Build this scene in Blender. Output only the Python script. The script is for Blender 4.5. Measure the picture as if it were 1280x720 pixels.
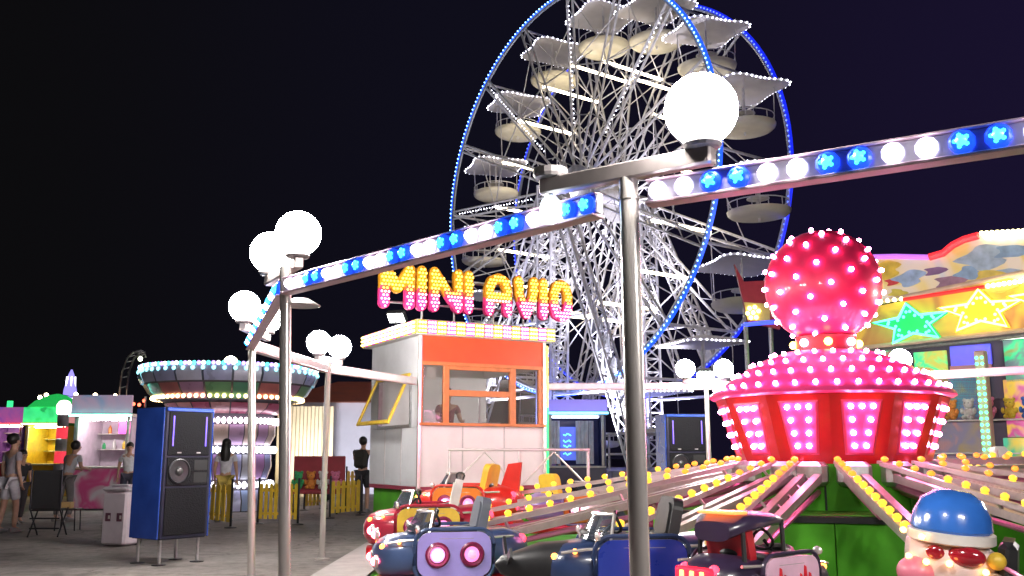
import bpy, math, random
from mathutils import Vector, Matrix
random.seed(7)
PI = math.pi
S = bpy.context.scene
for o in list(bpy.data.objects): bpy.data.objects.remove(o)

# ------------------------------------------------------------------ camera
F, PITCH, CAMZ = 1200.0, math.atan(210/1200.0), 1.3
cam = bpy.data.cameras.new('camera'); cam.sensor_width = 36; cam.lens = F/1280*36
cam.clip_start = 0.05; cam.clip_end = 2000
camo = bpy.data.objects.new('camera', cam); S.collection.objects.link(camo)
camo.location = (0, 0, CAMZ); camo.rotation_euler = (PI/2+PITCH, 0, 0)
S.camera = camo
# ------------------------------------------------------------------ night sky
W = bpy.data.worlds.new('World'); S.world = W; W.use_nodes = True
nt = W.node_tree; bg = nt.nodes['Background']
sky = nt.nodes.new('ShaderNodeTexSky'); sky.sky_type = 'NISHITA'; sky.sun_disc = False
sky.sun_elevation = math.radians(-8); sky.sun_rotation = math.radians(62)
mixn = nt.nodes.new('ShaderNodeMix'); mixn.data_type = 'RGBA'; mixn.blend_type = 'ADD'
mixn.inputs[0].default_value = 1.0
nt.links.new(sky.outputs[0], mixn.inputs[6])
# glow of the lit fair on the night air: broad and smooth, stronger towards the side where the rides stand
tcw = nt.nodes.new('ShaderNodeTexCoord'); spx = nt.nodes.new('ShaderNodeSeparateXYZ'); nt.links.new(tcw.outputs['Generated'], spx.inputs[0])
rmp = nt.nodes.new('ShaderNodeValToRGB'); rmp.color_ramp.interpolation = 'EASE'
mrw = nt.nodes.new('ShaderNodeMapRange'); mrw.inputs['From Min'].default_value = -.5; mrw.inputs['From Max'].default_value = .6
nt.links.new(spx.outputs['X'], mrw.inputs['Value']); nt.links.new(mrw.outputs['Result'], rmp.inputs['Fac'])
rmp.color_ramp.elements[0].color = (.026, .025, .029, 1); rmp.color_ramp.elements[1].color = (.068, .043, .19, 1)
e_ = rmp.color_ramp.elements.new(.45); e_.color = (.034, .031, .075, 1)
nt.links.new(rmp.outputs['Color'], mixn.inputs[7])
nt.links.new(mixn.outputs[2], bg.inputs[0])
bg.inputs[1].default_value = 0.10
moon = bpy.data.lights.new('moon', 'SUN'); moon.energy = 0.015; moon.angle = math.radians(0.5); moon.color = (.8, .86, 1)
mo = bpy.data.objects.new('moon', moon); S.collection.objects.link(mo); mo.rotation_euler = (math.radians(50), 0, math.radians(-62))
S.view_settings.view_transform = 'Standard'; S.view_settings.look = 'None'
S.view_settings.exposure = 0.5; S.view_settings.gamma = 1.0
S.cycles.use_denoising = True
S.cycles.sample_clamp_indirect = 4.0
S.cycles.max_bounces = 6; S.cycles.diffuse_bounces = 3; S.cycles.glossy_bounces = 3
S.cycles.transmission_bounces = 4; S.cycles.transparent_max_bounces = 8
S.cycles.caustics_reflective = False; S.cycles.caustics_refractive = False

# ------------------------------------------------------------------ pixel helpers (photo is 1280x720)
def ray(px, py):
    u = (px-640)/F; v = (360-py)/F
    return Vector((u, math.cos(PITCH)-v*math.sin(PITCH), math.sin(PITCH)+v*math.cos(PITCH)))
def at(px, py, Y):
    d = ray(px, py); return Vector((0, 0, CAMZ))+d*(Y/d.y)
def onz(px, py, z):
    d = ray(px, py); return Vector((0, 0, CAMZ))+d*((z-CAMZ)/d.z)

# ------------------------------------------------------------------ materials
MATS = {}
def pm(name, col, rough=.5, metal=0, var=.12, scale=6.0, bump=0.0, spec=.5, coat=0.0, dirt=0.0):
    if name in MATS: return MATS[name]
    m = bpy.data.materials.new(name); m.use_nodes = True; n = m.node_tree.nodes; l = m.node_tree.links
    b = n['Principled BSDF']
    tc = n.new('ShaderNodeTexCoord'); no = n.new('ShaderNodeTexNoise'); no.inputs['Scale'].default_value = scale; no.inputs['Detail'].default_value = 6
    l.new(tc.outputs['Object'], no.inputs['Vector'])
    cr = n.new('ShaderNodeValToRGB'); c = Vector(col)
    cr.color_ramp.elements[0].position = .3; cr.color_ramp.elements[1].position = .7
    cr.color_ramp.elements[0].color = (*(c*(1-var)), 1); cr.color_ramp.elements[1].color = (*[min(1, x*(1+var)) for x in c], 1)
    l.new(no.outputs['Fac'], cr.inputs['Fac'])
    src = cr.outputs['Color']
    if dirt:
        n2 = n.new('ShaderNodeTexNoise'); n2.inputs['Scale'].default_value = scale*.37; n2.inputs['Detail'].default_value = 9; n2.inputs['Roughness'].default_value = .7
        l.new(tc.outputs['Object'], n2.inputs['Vector'])
        r2 = n.new('ShaderNodeValToRGB'); r2.color_ramp.elements[0].position = .48; r2.color_ramp.elements[1].position = .75
        r2.color_ramp.elements[0].color = (0, 0, 0, 1); r2.color_ramp.elements[1].color = (dirt, dirt, dirt, 1)
        l.new(n2.outputs['Fac'], r2.inputs['Fac'])
        mx = n.new('ShaderNodeMix'); mx.data_type = 'RGBA'; l.new(r2.outputs['Color'], mx.inputs[0]); l.new(src, mx.inputs[6])
        mx.inputs[7].default_value = (.06, .05, .045, 1); src = mx.outputs[2]
    l.new(src, b.inputs['Base Color'])
    mr = n.new('ShaderNodeMapRange'); mr.inputs['To Min'].default_value = max(.02, rough*.8); mr.inputs['To Max'].default_value = min(1, rough*1.25)
    l.new(no.outputs['Fac'], mr.inputs['Value']); l.new(mr.outputs['Result'], b.inputs['Roughness'])
    b.inputs['Metallic'].default_value = metal; b.inputs['Specular IOR Level'].default_value = spec
    b.inputs['Coat Weight'].default_value = coat; b.inputs['Coat Roughness'].default_value = .08
    if bump:
        bn = n.new('ShaderNodeBump'); bn.inputs['Strength'].default_value = bump; bn.inputs['Distance'].default_value = .02
        l.new(no.outputs['Fac'], bn.inputs['Height']); l.new(bn.outputs['Normal'], b.inputs['Normal'])
    MATS[name] = m; return m
def em(name, col, strength, sample=True, base=None):
    if name in MATS: return MATS[name]
    m = bpy.data.materials.new(name); m.use_nodes = True; b = m.node_tree.nodes['Principled BSDF']
    b.inputs['Base Color'].default_value = (*(base or col), 1); b.inputs['Roughness'].default_value = .35
    b.inputs['Emission Color'].default_value = (*col, 1); b.inputs['Emission Strength'].default_value = strength
    m.cycles.emission_sampling = 'FRONT' if sample else 'NONE'
    MATS[name] = m; return m
def glassm(name, col=(.9, .95, 1), alpha=.25, rough=.05):
    m = bpy.data.materials.new(name); m.use_nodes = True; n = m.node_tree.nodes; l = m.node_tree.links
    b = n['Principled BSDF']; b.inputs['Base Color'].default_value = (*col, 1); b.inputs['Roughness'].default_value = rough
    b.inputs['Alpha'].default_value = alpha
    MATS[name] = m; return m
def artm(name, cols, scale=2.2, rough=.5, strength=0.0):
    """painted fairground board: big soft-edged patches of paint colours; backlit boards also give light"""
    m = bpy.data.materials.new(name); m.use_nodes = True; n = m.node_tree.nodes; l = m.node_tree.links; b = n['Principled BSDF']
    tc = n.new('ShaderNodeTexCoord'); no = n.new('ShaderNodeTexNoise'); no.inputs['Scale'].default_value = scale; no.inputs['Detail'].default_value = 2.5
    no.inputs['Distortion'].default_value = .8
    l.new(tc.outputs['Object'], no.inputs['Vector'])
    cr = n.new('ShaderNodeValToRGB'); cr.color_ramp.interpolation = 'B_SPLINE'
    k = len(cols); e = cr.color_ramp.elements
    e[0].position = .25; e[0].color = (*cols[0], 1); e[1].position = .75; e[1].color = (*cols[-1], 1)
    for i in range(1, k-1): x = e.new(.25+.5*i/(k-1)); x.color = (*cols[i], 1)
    cr.color_ramp.interpolation = 'CONSTANT' if k > 5 else 'EASE'
    l.new(no.outputs['Fac'], cr.inputs['Fac']); l.new(cr.outputs['Color'], b.inputs['Base Color']); b.inputs['Roughness'].default_value = rough
    if strength:
        l.new(cr.outputs['Color'], b.inputs['Emission Color']); b.inputs['Emission Strength'].default_value = strength
    MATS[name] = m; return m

CHROME = pm('chrome', (.92, .86, .81), .24, .6, .02, 1.2)
STEEL = pm('galvanised_steel', (.5, .49, .5), .35, .9, .15, 20, dirt=.3)
WHITE_STEEL = pm('white_painted_steel', (.70, .69, .72), .45, .1, .12, 9, dirt=.35)
DARK = pm('black_plastic', (.018, .018, .02), .45, 0, .2, 12)
RUBBER = pm('rubber', (.012, .012, .013), .8)
BLACKMET = pm('black_metal', (.03, .03, .035), .4, .6)
RED = pm('red_fibreglass', (.48, .007, .012), .32, 0, .12, 5, coat=.4)
PINK = pm('pink_canopy', (.75, .045, .20), .4, 0, .12, 5, coat=.2)
BALLRED = pm('ball_red', (.76, .022, .10), .38, 0, .12, 4, coat=.3)
ORANGE = pm('orange_red_paint', (.62, .075, .018), .35, 0, .1, 4, coat=.4)
ORFRAME = pm('orange_frame', (.60, .17, .05), .42, 0, .12, 12, dirt=.2)
WALLW = pm('booth_white', (.66, .66, .68), .45, 0, .06, 3, dirt=.18)
YEL = pm('yellow_paint', (.72, .47, .04), .42, 0, .12, 8, dirt=.2)
GREENF = pm('green_floor', (.075, .33, .018), .6, 0, .2, 3, .1, spec=.2, dirt=.15)
BLUEP = pm('blue_panel', (.022, .065, .34), .22, 0, .2, 3, coat=.6)
NAVY = pm('navy_hull', (.028, .05, .13), .3, 0, .2, 5, coat=.5, dirt=.15)
STEELBL = pm('steel_blue_hull', (.06, .10, .22), .3, .15, .2, 5, coat=.5, dirt=.15)
GLASS = glassm('window_glass', (.14, .13, .12), .32)
SMOKE = glassm('smoked_glass', (.05, .06, .08), .75, .08)
GLOBE = em('globe_glow', (1, .95, .90), 190.0)
BW = em('bulb_white', (.93, .9, 1), 14.0)
BB = em('bulb_blue_core', (.03, .42, 1), 5.0)
BBC = em('bulb_blue_cap', (.01, .06, 1), 1.3)
BWC = em('bulb_white_cap', (.8, .76, 1), 1.6)
PB = em('bulb_pink', (1, .30, .62), 60.0)
YB = em('bulb_yellow', (1, .62, .05), .75)
OB = em('bulb_orange', (1, .40, .04), .7)
LEDB = em('led_blue', (.02, .10, 1), 1.6, False)
LEDC = em('led_cyan_dot', (.25, .55, 1), 5, False)
LEDW = em('led_white_dot', (.85, .85, 1), 5.5, False)
WARMTUBE = em('warm_tube', (1, .86, .62), 9.0)
FLOODW = em('flood_face', (.95, 1, .96), 16.0)
SKIN = pm('skin', (.50, .29, .20), .55, 0, .08, 20)
HAIR = pm('dark_hair', (.012, .009, .008), .5, 0, .3, 40)

# ------------------------------------------------------------------ mesh builder
COL = S.collection
MW = {}
class MB:
    def __init__(s): s.v = []; s.f = []; s.m = []
    def add(s, vs, fs, mi=0, M=None):
        b = len(s.v)
        s.v += [tuple(M@Vector(x)) if M else tuple(x) for x in vs]
        for q in fs: s.f.append(tuple(b+i for i in q)); s.m.append(mi)
        return s
    def box(s, c, d, mi=0, M=None, R=None):
        c = Vector(c); x, y, z = d[0]/2, d[1]/2, d[2]/2
        vs = [Vector((i*x, j*y, k*z)) for k in (-1, 1) for j in (-1, 1) for i in (-1, 1)]
        if R: vs = [R@q for q in vs]
        return s.add([c+q for q in vs], [(0, 2, 3, 1), (4, 5, 7, 6), (0, 1, 5, 4), (2, 6, 7, 3), (0, 4, 6, 2), (1, 3, 7, 5)], mi, M)
    def bbox(s, c, d, bev=.01, mi=0, M=None):
        """box with chamfered edges"""
        x, y, z = d[0]/2, d[1]/2, d[2]/2; b = min(bev, x*.9, y*.9, z*.9); vs = []; fs = []
        rings = []
        for zz, ins in ((-z, b), (-z+b, 0), (z-b, 0), (z, b)):
            X, Y = x-ins, y-ins; bb = b
            r = []
            for px, py in ((X-bb, -Y), (X, -Y+bb), (X, Y-bb), (X-bb, Y), (-X+bb, Y), (-X, Y-bb), (-X, -Y+bb), (-X+bb, -Y)):
                vs.append(Vector(c)+Vector((px, py, zz))); r.append(len(vs)-1)
            rings.append(r)
        for a, bq in zip(rings, rings[1:]):
            for i in range(8): fs.append((a[i], a[(i+1) % 8], bq[(i+1) % 8], bq[i]))
        fs.append(tuple(reversed(rings[0]))); fs.append(tuple(rings[-1]))
        return s.add(vs, fs, mi, M)
    def tube(s, a, b, r, r2=None, n=8, mi=0, caps=True, M=None):
        a = Vector(a); b = Vector(b); r2 = r if r2 is None else r2; d = (b-a)
        if d.length < 1e-6: return s
        q = d.to_track_quat('Z', 'Y'); vs = []
        for p, rr in ((a, r), (b, r2)):
            for i in range(n):
                t = 2*PI*(i+.5)/n; vs.append(p+q@Vector((rr*math.cos(t), rr*math.sin(t), 0)))
        fs = [(i, (i+1) % n, n+(i+1) % n, n+i) for i in range(n)]
        if caps: fs += [tuple(reversed(range(n))), tuple(range(n, 2*n))]
        return s.add(vs, fs, mi, M)
    def path(s, pts, r, n=6, mi=0, closed=False, M=None):
        pts = [Vector(p) for p in pts]; k = len(pts); vs = []; fs = []
        for i, p in enumerate(pts):
            a = pts[(i-1) % k] if (closed or i) else p; b = pts[(i+1) % k] if (closed or i < k-1) else p
            q = (b-a).to_track_quat('Z', 'Y'); rr = r[i] if isinstance(r, (list, tuple)) else r
            for j in range(n):
                t = 2*PI*j/n; vs.append(p+q@Vector((rr*math.cos(t), rr*math.sin(t), 0)))
        for i in range(k if closed else k-1):
            o, w = i*n, ((i+1) % k)*n
            for j in range(n): fs.append((o+j, o+(j+1) % n, w+(j+1) % n, w+j))
        if not closed: fs += [tuple(reversed(range(n))), tuple(range((k-1)*n, k*n))]
        return s.add(vs, fs, mi, M)
    def lathe(s, prof, n=24, c=(0, 0, 0), mi=0, M=None, a0=0.0, close=True, rf=None):
        c = Vector(c); vs = []; fs = []; k = len(prof)
        for (r, z) in prof:
            for i in range(n):
                t = a0+2*PI*i/n; q = r*(rf(t) if rf else 1); vs.append(c+Vector((q*math.cos(t), q*math.sin(t), z)))
        for j in range(k-1):
            for i in range(n): fs.append((j*n+i, j*n+(i+1) % n, (j+1)*n+(i+1) % n, (j+1)*n+i))
        if close:
            if prof[0][0] > 1e-4: fs.append(tuple(reversed(range(n))))
            if prof[-1][0] > 1e-4: fs.append(tuple(range((k-1)*n, k*n)))
        return s.add(vs, fs, mi, M)
    def ball(s, c, r, n=16, k=10, mi=0, sc=(1, 1, 1), M=None):
        c = Vector(c); vs = [c+Vector((0, 0, -r*sc[2]))]; fs = []
        for j in range(1, k):
            f = -PI/2+PI*j/k
            for i in range(n):
                t = 2*PI*i/n; vs.append(c+Vector((r*sc[0]*math.cos(f)*math.cos(t), r*sc[1]*math.cos(f)*math.sin(t), r*sc[2]*math.sin(f))))
        vs.append(c+Vector((0, 0, r*sc[2])))
        for i in range(n): fs.append((0, 1+(i+1) % n, 1+i))
        for j in range(k-2):
            for i in range(n): a = 1+j*n; fs.append((a+i, a+(i+1) % n, a+n+(i+1) % n, a+n+i))
        a = 1+(k-2)*n; top = len(vs)-1
        for i in range(n): fs.append((a+i, a+(i+1) % n, top))
        return s.add(vs, fs, mi, M)
    def octa(s, c, r, mi=0, M=None):
        c = Vector(c)
        return s.add([c+Vector(q)*r for q in ((1, 0, 0), (-1, 0, 0), (0, 1, 0), (0, -1, 0), (0, 0, 1), (0, 0, -1))],
                     [(0, 2, 4), (2, 1, 4), (1, 3, 4), (3, 0, 4), (2, 0, 5), (1, 2, 5), (3, 1, 5), (0, 3, 5)], mi, M)
    def prism(s, poly, y0, y1, mi=0, M=None):
        """outline in x,z extruded along y"""
        n = len(poly); vs = [(x, y0, z) for x, z in poly]+[(x, y1, z) for x, z in poly]
        fs = [tuple(range(n)), tuple(reversed(range(n, 2*n)))]+[(i, n+i, n+(i+1) % n, (i+1) % n) for i in range(n)]
        return s.add(vs, fs, mi, M)
    def loft(s, secs, n=20, mi=0, M=None, ex=2.6):
        """secs: x, half width, z0, z1 — superellipse rings along x"""
        vs = []; fs = []
        for q in secs:
            x, w, z0, z1 = q[:4]; e = q[4] if len(q) > 4 else ex; zc, zh = (z0+z1)/2, (z1-z0)/2
            for i in range(n):
                t = 2*PI*i/n; ct, st = math.cos(t), math.sin(t)
                vs.append((x, w*math.copysign(abs(ct)**(2/e), ct), zc+zh*math.copysign(abs(st)**(2/e), st)))
        k = len(secs)
        for j in range(k-1):
            for i in range(n): fs.append((j*n+i, j*n+(i+1) % n, (j+1)*n+(i+1) % n, (j+1)*n+i))
        fs += [tuple(reversed(range(n))), tuple(range((k-1)*n, k*n))]
        return s.add(vs, fs, mi, M)
    def mesh(s, name, mats, smooth=False):
        me = bpy.data.meshes.new(name); me.from_pydata(s.v, [], s.f)
        for m in (mats if isinstance(mats, (list, tuple)) else [mats]): me.materials.append(m)
        me.polygons.foreach_set('material_index', s.m)
        if smooth:
            me.polygons.foreach_set('use_smooth', [True]*len(s.f))
            try: me.set_sharp_from_angle(angle=math.radians(38))
            except Exception: pass
        me.update(); return me
    def build(s, name, mats, parent=None, smooth=False, world=False):
        if world and parent is not None:
            I = MW[parent.name].inverted(); s.v = [tuple(I@Vector(q)) for q in s.v]
        return link(name, s.mesh(name, mats, smooth), parent)
def link(name, data, parent=None, M=None):
    o = bpy.data.objects.new(name, data); COL.objects.link(o)
    M = M or Matrix.Identity(4)
    if parent is not None: o.parent = parent
    o.matrix_local = M if parent is not None else M
    if parent is None: o.matrix_world = M
    MW[o.name] = (MW[parent.name] if parent is not None else Matrix.Identity(4))@M
    return o
def thing(name, label, cat, loc=(0, 0, 0), rz=0.0, group=None):
    o = bpy.data.objects.new(name, None); COL.objects.link(o); o.empty_display_size = .1
    o.location = loc; o.rotation_euler = (0, 0, rz)
    MW[o.name] = Matrix.Translation(Vector(loc))@Matrix.Rotation(rz, 4, 'Z')
    return tag(o, label, cat, group)
def tag(o, label=None, cat=None, group=None, kind=None):
    if label: o['label'] = label
    if cat: o['category'] = cat
    if group: o['group'] = group
    if kind: o['kind'] = kind
    return o
def stuff(o): o['kind'] = 'stuff'; return o
def T(x, y=None, z=None): return Matrix.Translation(Vector(x) if y is None else Vector((x, y, z)))
def face_to(p, d, up='Y'):  # matrix at p with +Z along d
    return T(p)@Vector(d).to_track_quat('Z', up).to_matrix().to_4x4()
def spot_in(parent, name, loc, target, energy, angle=80, col=(1, 1, 1), size=.15):
    """the light of a lamp housing, in the lamp's own frame"""
    d = bpy.data.lights.new(name, 'SPOT'); d.energy = energy; d.spot_size = math.radians(angle); d.spot_blend = .6; d.color = col; d.shadow_soft_size = size
    o = bpy.data.objects.new(name, d); COL.objects.link(o); o.parent = parent
    o.matrix_local = T(loc)@(Vector(target)-Vector(loc)).to_track_quat('-Z', 'Y').to_matrix().to_4x4()
    return o

# shared bulb meshes (axis +Z points out of the board)
def dome(r, h, n=10, k=4): return [(r*math.cos(PI/2*i/k), h*math.sin(PI/2*i/k)) for i in range(k)]+[(0.0005, h)]
def bulb_mesh(name, r, core, cap):
    b = MB(); b.lathe([(r*1.15, 0), (r*1.2, r*.35), (r*.95, r*.6)], 10, mi=1); b.lathe([(r*.86, r*.5)]+[(r*.86*math.cos(PI/2*i/4), r*.5+r*.9*math.sin(PI/2*i/4)) for i in range(1, 4)]+[(.0005, r*1.42)], 10, mi=0)
    return b.mesh(name, [core, cap], True)
M_BW = bulb_mesh('bulb_white', .034, BW, BWC)
def blue_mesh(name, r):
    b = MB(); b.lathe([(r*1.25, 0), (r*1.3, r*.4), (r*1.0, r*.75)], 10, mi=1)
    b.lathe([(r*.5, r*.7), (r*.55, r*1.1), (r*.3, r*1.4), (.0005, r*1.5)], 8, mi=0)
    for i in range(5):
        t = 2*PI*i/5+.3; b.ball((r*.62*math.cos(t), r*.62*math.sin(t), r*.85), r*.24, 6, 4, 0)
    return b.mesh(name, [BB, BBC], True)
M_BB = blue_mesh('bulb_blue', .035)
def simple_bulb(name, r, m, n=8):
    b = MB(); b.ball((0, 0, r*.5), r, n, 6); return b.mesh(name, m, True)
M_PB = simple_bulb('bulb_pink', .024, PB)
M_PBS = simple_bulb('bulb_pink_small', .022, PB)

# ================================================================== SETTING: ground, ride platform
def ground_mat():
    m = bpy.data.materials.new('concrete_ground'); m.use_nodes = True; n = m.node_tree.nodes; l = m.node_tree.links; b = n['Principled BSDF']
    tc = n.new('ShaderNodeTexCoord')
    def noise(s, d, r=.6):
        x = n.new('ShaderNodeTexNoise'); x.inputs['Scale'].default_value = s; x.inputs['Detail'].default_value = d; x.inputs['Roughness'].default_value = r
        l.new(tc.outputs['Object'], x.inputs['Vector']); return x
    a = noise(.35, 8); c = noise(6, 10, .75); e = noise(60, 3)
    cr = n.new('ShaderNodeValToRGB'); cr.color_ramp.elements[0].position = .36; cr.color_ramp.elements[1].position = .64
    cr.color_ramp.elements[0].color = (.23, .21, .20, 1); cr.color_ramp.elements[1].color = (.38, .34, .31, 1)
    l.new(a.outputs['Fac'], cr.inputs['Fac'])
    r2 = n.new('ShaderNodeValToRGB'); r2.color_ramp.elements[0].position = .35; r2.color_ramp.elements[0].color = (.6, .6, .6, 1); r2.color_ramp.elements[1].position = .6
    l.new(c.outputs['Fac'], r2.inputs['Fac'])
    mx = n.new('ShaderNodeMix'); mx.data_type = 'RGBA'; mx.blend_type = 'MULTIPLY'; mx.inputs[0].default_value = 1
    l.new(cr.outputs['Color'], mx.inputs[6]); l.new(r2.outputs['Color'], mx.inputs[7]); l.new(mx.outputs[2], b.inputs['Base Color'])
    st = noise(1.3, 5, .65); r3 = n.new('ShaderNodeValToRGB'); r3.color_ramp.elements[0].position = .56; r3.color_ramp.elements[1].position = .68
    r3.color_ramp.elements[0].color = (0, 0, 0, 1); r3.color_ramp.elements[1].color = (.55, .55, .55, 1); l.new(st.outputs['Fac'], r3.inputs['Fac'])
    vo = n.new('ShaderNodeTexVoronoi'); vo.feature = 'DISTANCE_TO_EDGE'; vo.inputs['Scale'].default_value = .33
    wn = noise(2.0, 4); vm = n.new('ShaderNodeVectorMath'); vm.operation = 'MULTIPLY_ADD'; l.new(wn.outputs['Color'], vm.inputs[0]); vm.inputs[1].default_value = (.5, .5, .5); l.new(tc.outputs['Object'], vm.inputs[2]); l.new(vm.outputs[0], vo.inputs['Vector'])
    r4 = n.new('ShaderNodeValToRGB'); r4.color_ramp.elements[0].position = .0; r4.color_ramp.elements[1].position = .006; r4.color_ramp.elements[0].color = (.8, .8, .8, 1); r4.color_ramp.elements[1].color = (0, 0, 0, 1); l.new(vo.outputs['Distance'], r4.inputs['Fac'])
    mm_ = n.new('ShaderNodeMix'); mm_.data_type = 'RGBA'; mm_.blend_type = 'LIGHTEN'; mm_.inputs[0].default_value = 1; l.new(r3.outputs['Color'], mm_.inputs[6]); l.new(r4.outputs['Color'], mm_.inputs[7])
    m2 = n.new('ShaderNodeMix'); m2.data_type = 'RGBA'; l.new(mm_.outputs[2], m2.inputs[0]); l.new(mx.outputs[2], m2.inputs[6]); m2.inputs[7].default_value = (.07, .06, .055, 1); l.new(m2.outputs[2], b.inputs['Base Color'])
    b.inputs['Roughness'].default_value = .75; b.inputs['Specular IOR Level'].default_value = .3
    bn = n.new('ShaderNodeBump'); bn.inputs['Strength'].default_value = .5; bn.inputs['Distance'].default_value = .01
    l.new(e.outputs['Fac'], bn.inputs['Height']); l.new(bn.outputs['Normal'], b.inputs['Normal'])
    return m
g = MB(); g.add([(-240, -120, 0), (240, -120, 0), (240, 420, 0), (-240, 420, 0)], [(0, 1, 2, 3)])
tag(g.build('ground', ground_mat()), kind='structure')

HC = Vector((3.22, 9.8, 0)); PZ = .16; PC = Vector((3.7, 11.0, 0))
plat = thing('ride_platform', 'octagonal ride stage with green floor panels and a pale tread-plate rim', 'platform', (PC.x, PC.y, 0))
AP = 5.6
def octp(ap, z): return [Vector((ap/math.cos(PI/8)*math.cos(PI/8+PI/4*i), ap/math.cos(PI/8)*math.sin(PI/8+PI/4*i), z)) for i in range(8)]
b = MB(); o1, o0 = octp(AP, PZ), octp(AP, .04)
b.add(o1+o0, [tuple(range(8))]+[(i, 8+i, 8+(i+1) % 8, (i+1) % 8) for i in range(8)])
b.build('deck', pm('platform_skirt', (.13, .13, .14), .5, .3, .2, 6, dirt=.3), plat)
b = MB(); a_, c_ = octp(AP+.01, PZ+.022), octp(AP-.52, PZ+.022)
a2 = octp(AP+.01, PZ-.07)
b.add(a_+c_+a2, [(i, (i+1) % 8, 8+(i+1) % 8, 8+i) for i in range(8)]+[(i, 16+i, 16+(i+1) % 8, (i+1) % 8) for i in range(8)])
b.build('rim', pm('pale_tread_plate', (.42, .38, .37), .55, .1, .12, 5, .15, dirt=.35), plat)
# green floor panels: ring sectors, each panel its own piece, black seams between
for i in range(8):
    for (r0, r1, nn) in ((.3, 2.0, 1), (2.02, 3.5, 2), (3.52, 5.05, 2)):
        for k in range(nn):
            t0 = PI/8+PI/4*i+PI/4*k/nn; t1 = PI/8+PI/4*i+PI/4*(k+1)/nn
            def pt(t, r):
                m_ = (t-PI/8) % (PI/4)+0; ph = (PI/8+PI/4*i)+PI/8
                return Vector((r/math.cos(t-ph)*math.cos(t), r/math.cos(t-ph)*math.sin(t), 0))
            e = .006
            q = [pt(t0+e/r0, r0), pt(t0+e/r1, r1), pt(t1-e/r1, r1), pt(t1-e/r0, r0)]
            b = MB(); z0, z1 = PZ+.004, PZ+.02
            b.add([p+Vector((0, 0, z1)) for p in q]+[p+Vector((0, 0, z0)) for p in q], [(0, 1, 2, 3), (0, 4, 5, 1), (1, 5, 6, 2), (2, 6, 7, 3), (3, 7, 4, 0)])
            b.build('floor_panel', GREENF, plat)

# ================================================================== MINI AVIO RIDE: hub
hub = thing('ride_hub', 'red and pink ride centre crowned by a bulb studded ball, sweep arms below', 'ride centre', (HC.x, HC.y, PZ))
def hz(z): return z-PZ
ZB0, ZB1 = 1.2, 1.88; RB0, RB1 = .91, 1.14; NP = 12; A0 = math.radians(251.4)+PI/NP+math.radians(-14.5)
b = MB(); b.lathe([(.5, hz(ZB0)+.02), (RB0, hz(ZB0)), (RB1, hz(ZB1)), (RB1-.1, hz(ZB1)+.01)], NP, a0=A0)
body = b.build('drum', RED, hub)
IA = math.radians(251.4)+PI/8; IAP = 1.7; IR = IAP/math.cos(PI/8); IZ = hz(.80)
for i in range(8):
    t0, t1 = IA+PI/4*(i-1), IA+PI/4*i
    for k in range(2):
        f0, f1 = k/2+.004, (k+1)/2-.004
        e0, e1 = Vector((IR*math.cos(t0), IR*math.sin(t0), 0)), Vector((IR*math.cos(t1), IR*math.sin(t1), 0)); a_, c_ = e0.lerp(e1, f0), e0.lerp(e1, f1); nn_ = (a_+c_).normalized()*.02
        b = MB(); v_ = [a_, c_, c_-nn_, a_-nn_]; b.add([x+Vector((0, 0, .02)) for x in v_]+[x+Vector((0, 0, IZ-.035)) for x in v_], [(0, 1, 5, 4), (1, 2, 6, 5), (2, 3, 7, 6), (3, 0, 4, 7), (4, 5, 6, 7), (0, 3, 2, 1)]); b.build('skirt_panel', GREENF, hub)
b = MB(); b.lathe([(IR-.06, .02), (IR-.06, IZ-.06), (IR+.03, IZ-.05), (IR+.03, IZ), (IR-.1, IZ+.004)], 8, a0=IA); b.build('stage_rim', BLACKMET, hub)
b = MB(); b.lathe([(IR-.09, IZ+.003), (IR-.09, IZ+.012)], 8, a0=IA); b.build('stage_top', GREENF, hub)
NDR = 16
for i in range(NDR):
    t0, t1 = 2*PI*i/NDR+.01, 2*PI*(i+1)/NDR-.01; b = MB(); r_ = 1.0
    b.add([(q*math.cos(t), q*math.sin(t), z_) for z_ in (IZ+.013, hz(ZB0)+.03) for q in (r_, r_-.03) for t in (t0, t1)], [(0, 1, 5, 4), (2, 6, 7, 3), (0, 4, 6, 2), (1, 3, 7, 5)]); b.build('drum_skirt', GREENF, hub)
b = MB(); b.lathe([(.96, IZ+.01), (.96, hz(ZB0)+.03)], 20); b.build('column', BLACKMET, hub, True)
# trapezoid light panels on each facet
GP = pm('pink_light_panel', (.85, .05, .16), .35, coat=.3)
for i in range(NP):
    t = A0+2*PI*(i+.5)/NP; ca = math.cos(PI/NP)
    nrm = Vector((math.cos(t), math.sin(t), 0)); tan = Vector((-math.sin(t), math.cos(t), 0))
    def P(u, s_, out=0.0):  # u across, s_ 0..1 up the facet
        r = RB0+(RB1-RB0)*s_; return nrm*(r*ca+out)+tan*u+Vector((0, 0, hz(ZB0)+(ZB1-ZB0)*s_))
    b = MB(); tp, bt = .168, .11; s0, s1 = .19, .86
    fr = [P(-bt, s0, .012), P(bt, s0, .012), P(tp, s1, .012), P(-tp, s1, .012)]
    bk = [P(-bt-.02, s0-.03, .002), P(bt+.02, s0-.03, .002), P(tp+.02, s1+.03, .002), P(-tp-.02, s1+.03, .002)]
    b.add(fr+bk, [(0, 1, 2, 3)]+[(j, 4+j, 4+(j+1) % 4, (j+1) % 4) for j in range(4)])
    pan = b.build('light_panel', GP, hub)
    for s_, us in ((.80, (-.10, 0, .10)), (.625, (-.083, .083)), (.45, (-.068, .068)), (.28, (-.052, .052))):
        for u in us:
            link('bulb', M_PB, pan, face_to(P(u, s_, .012), nrm))
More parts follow.
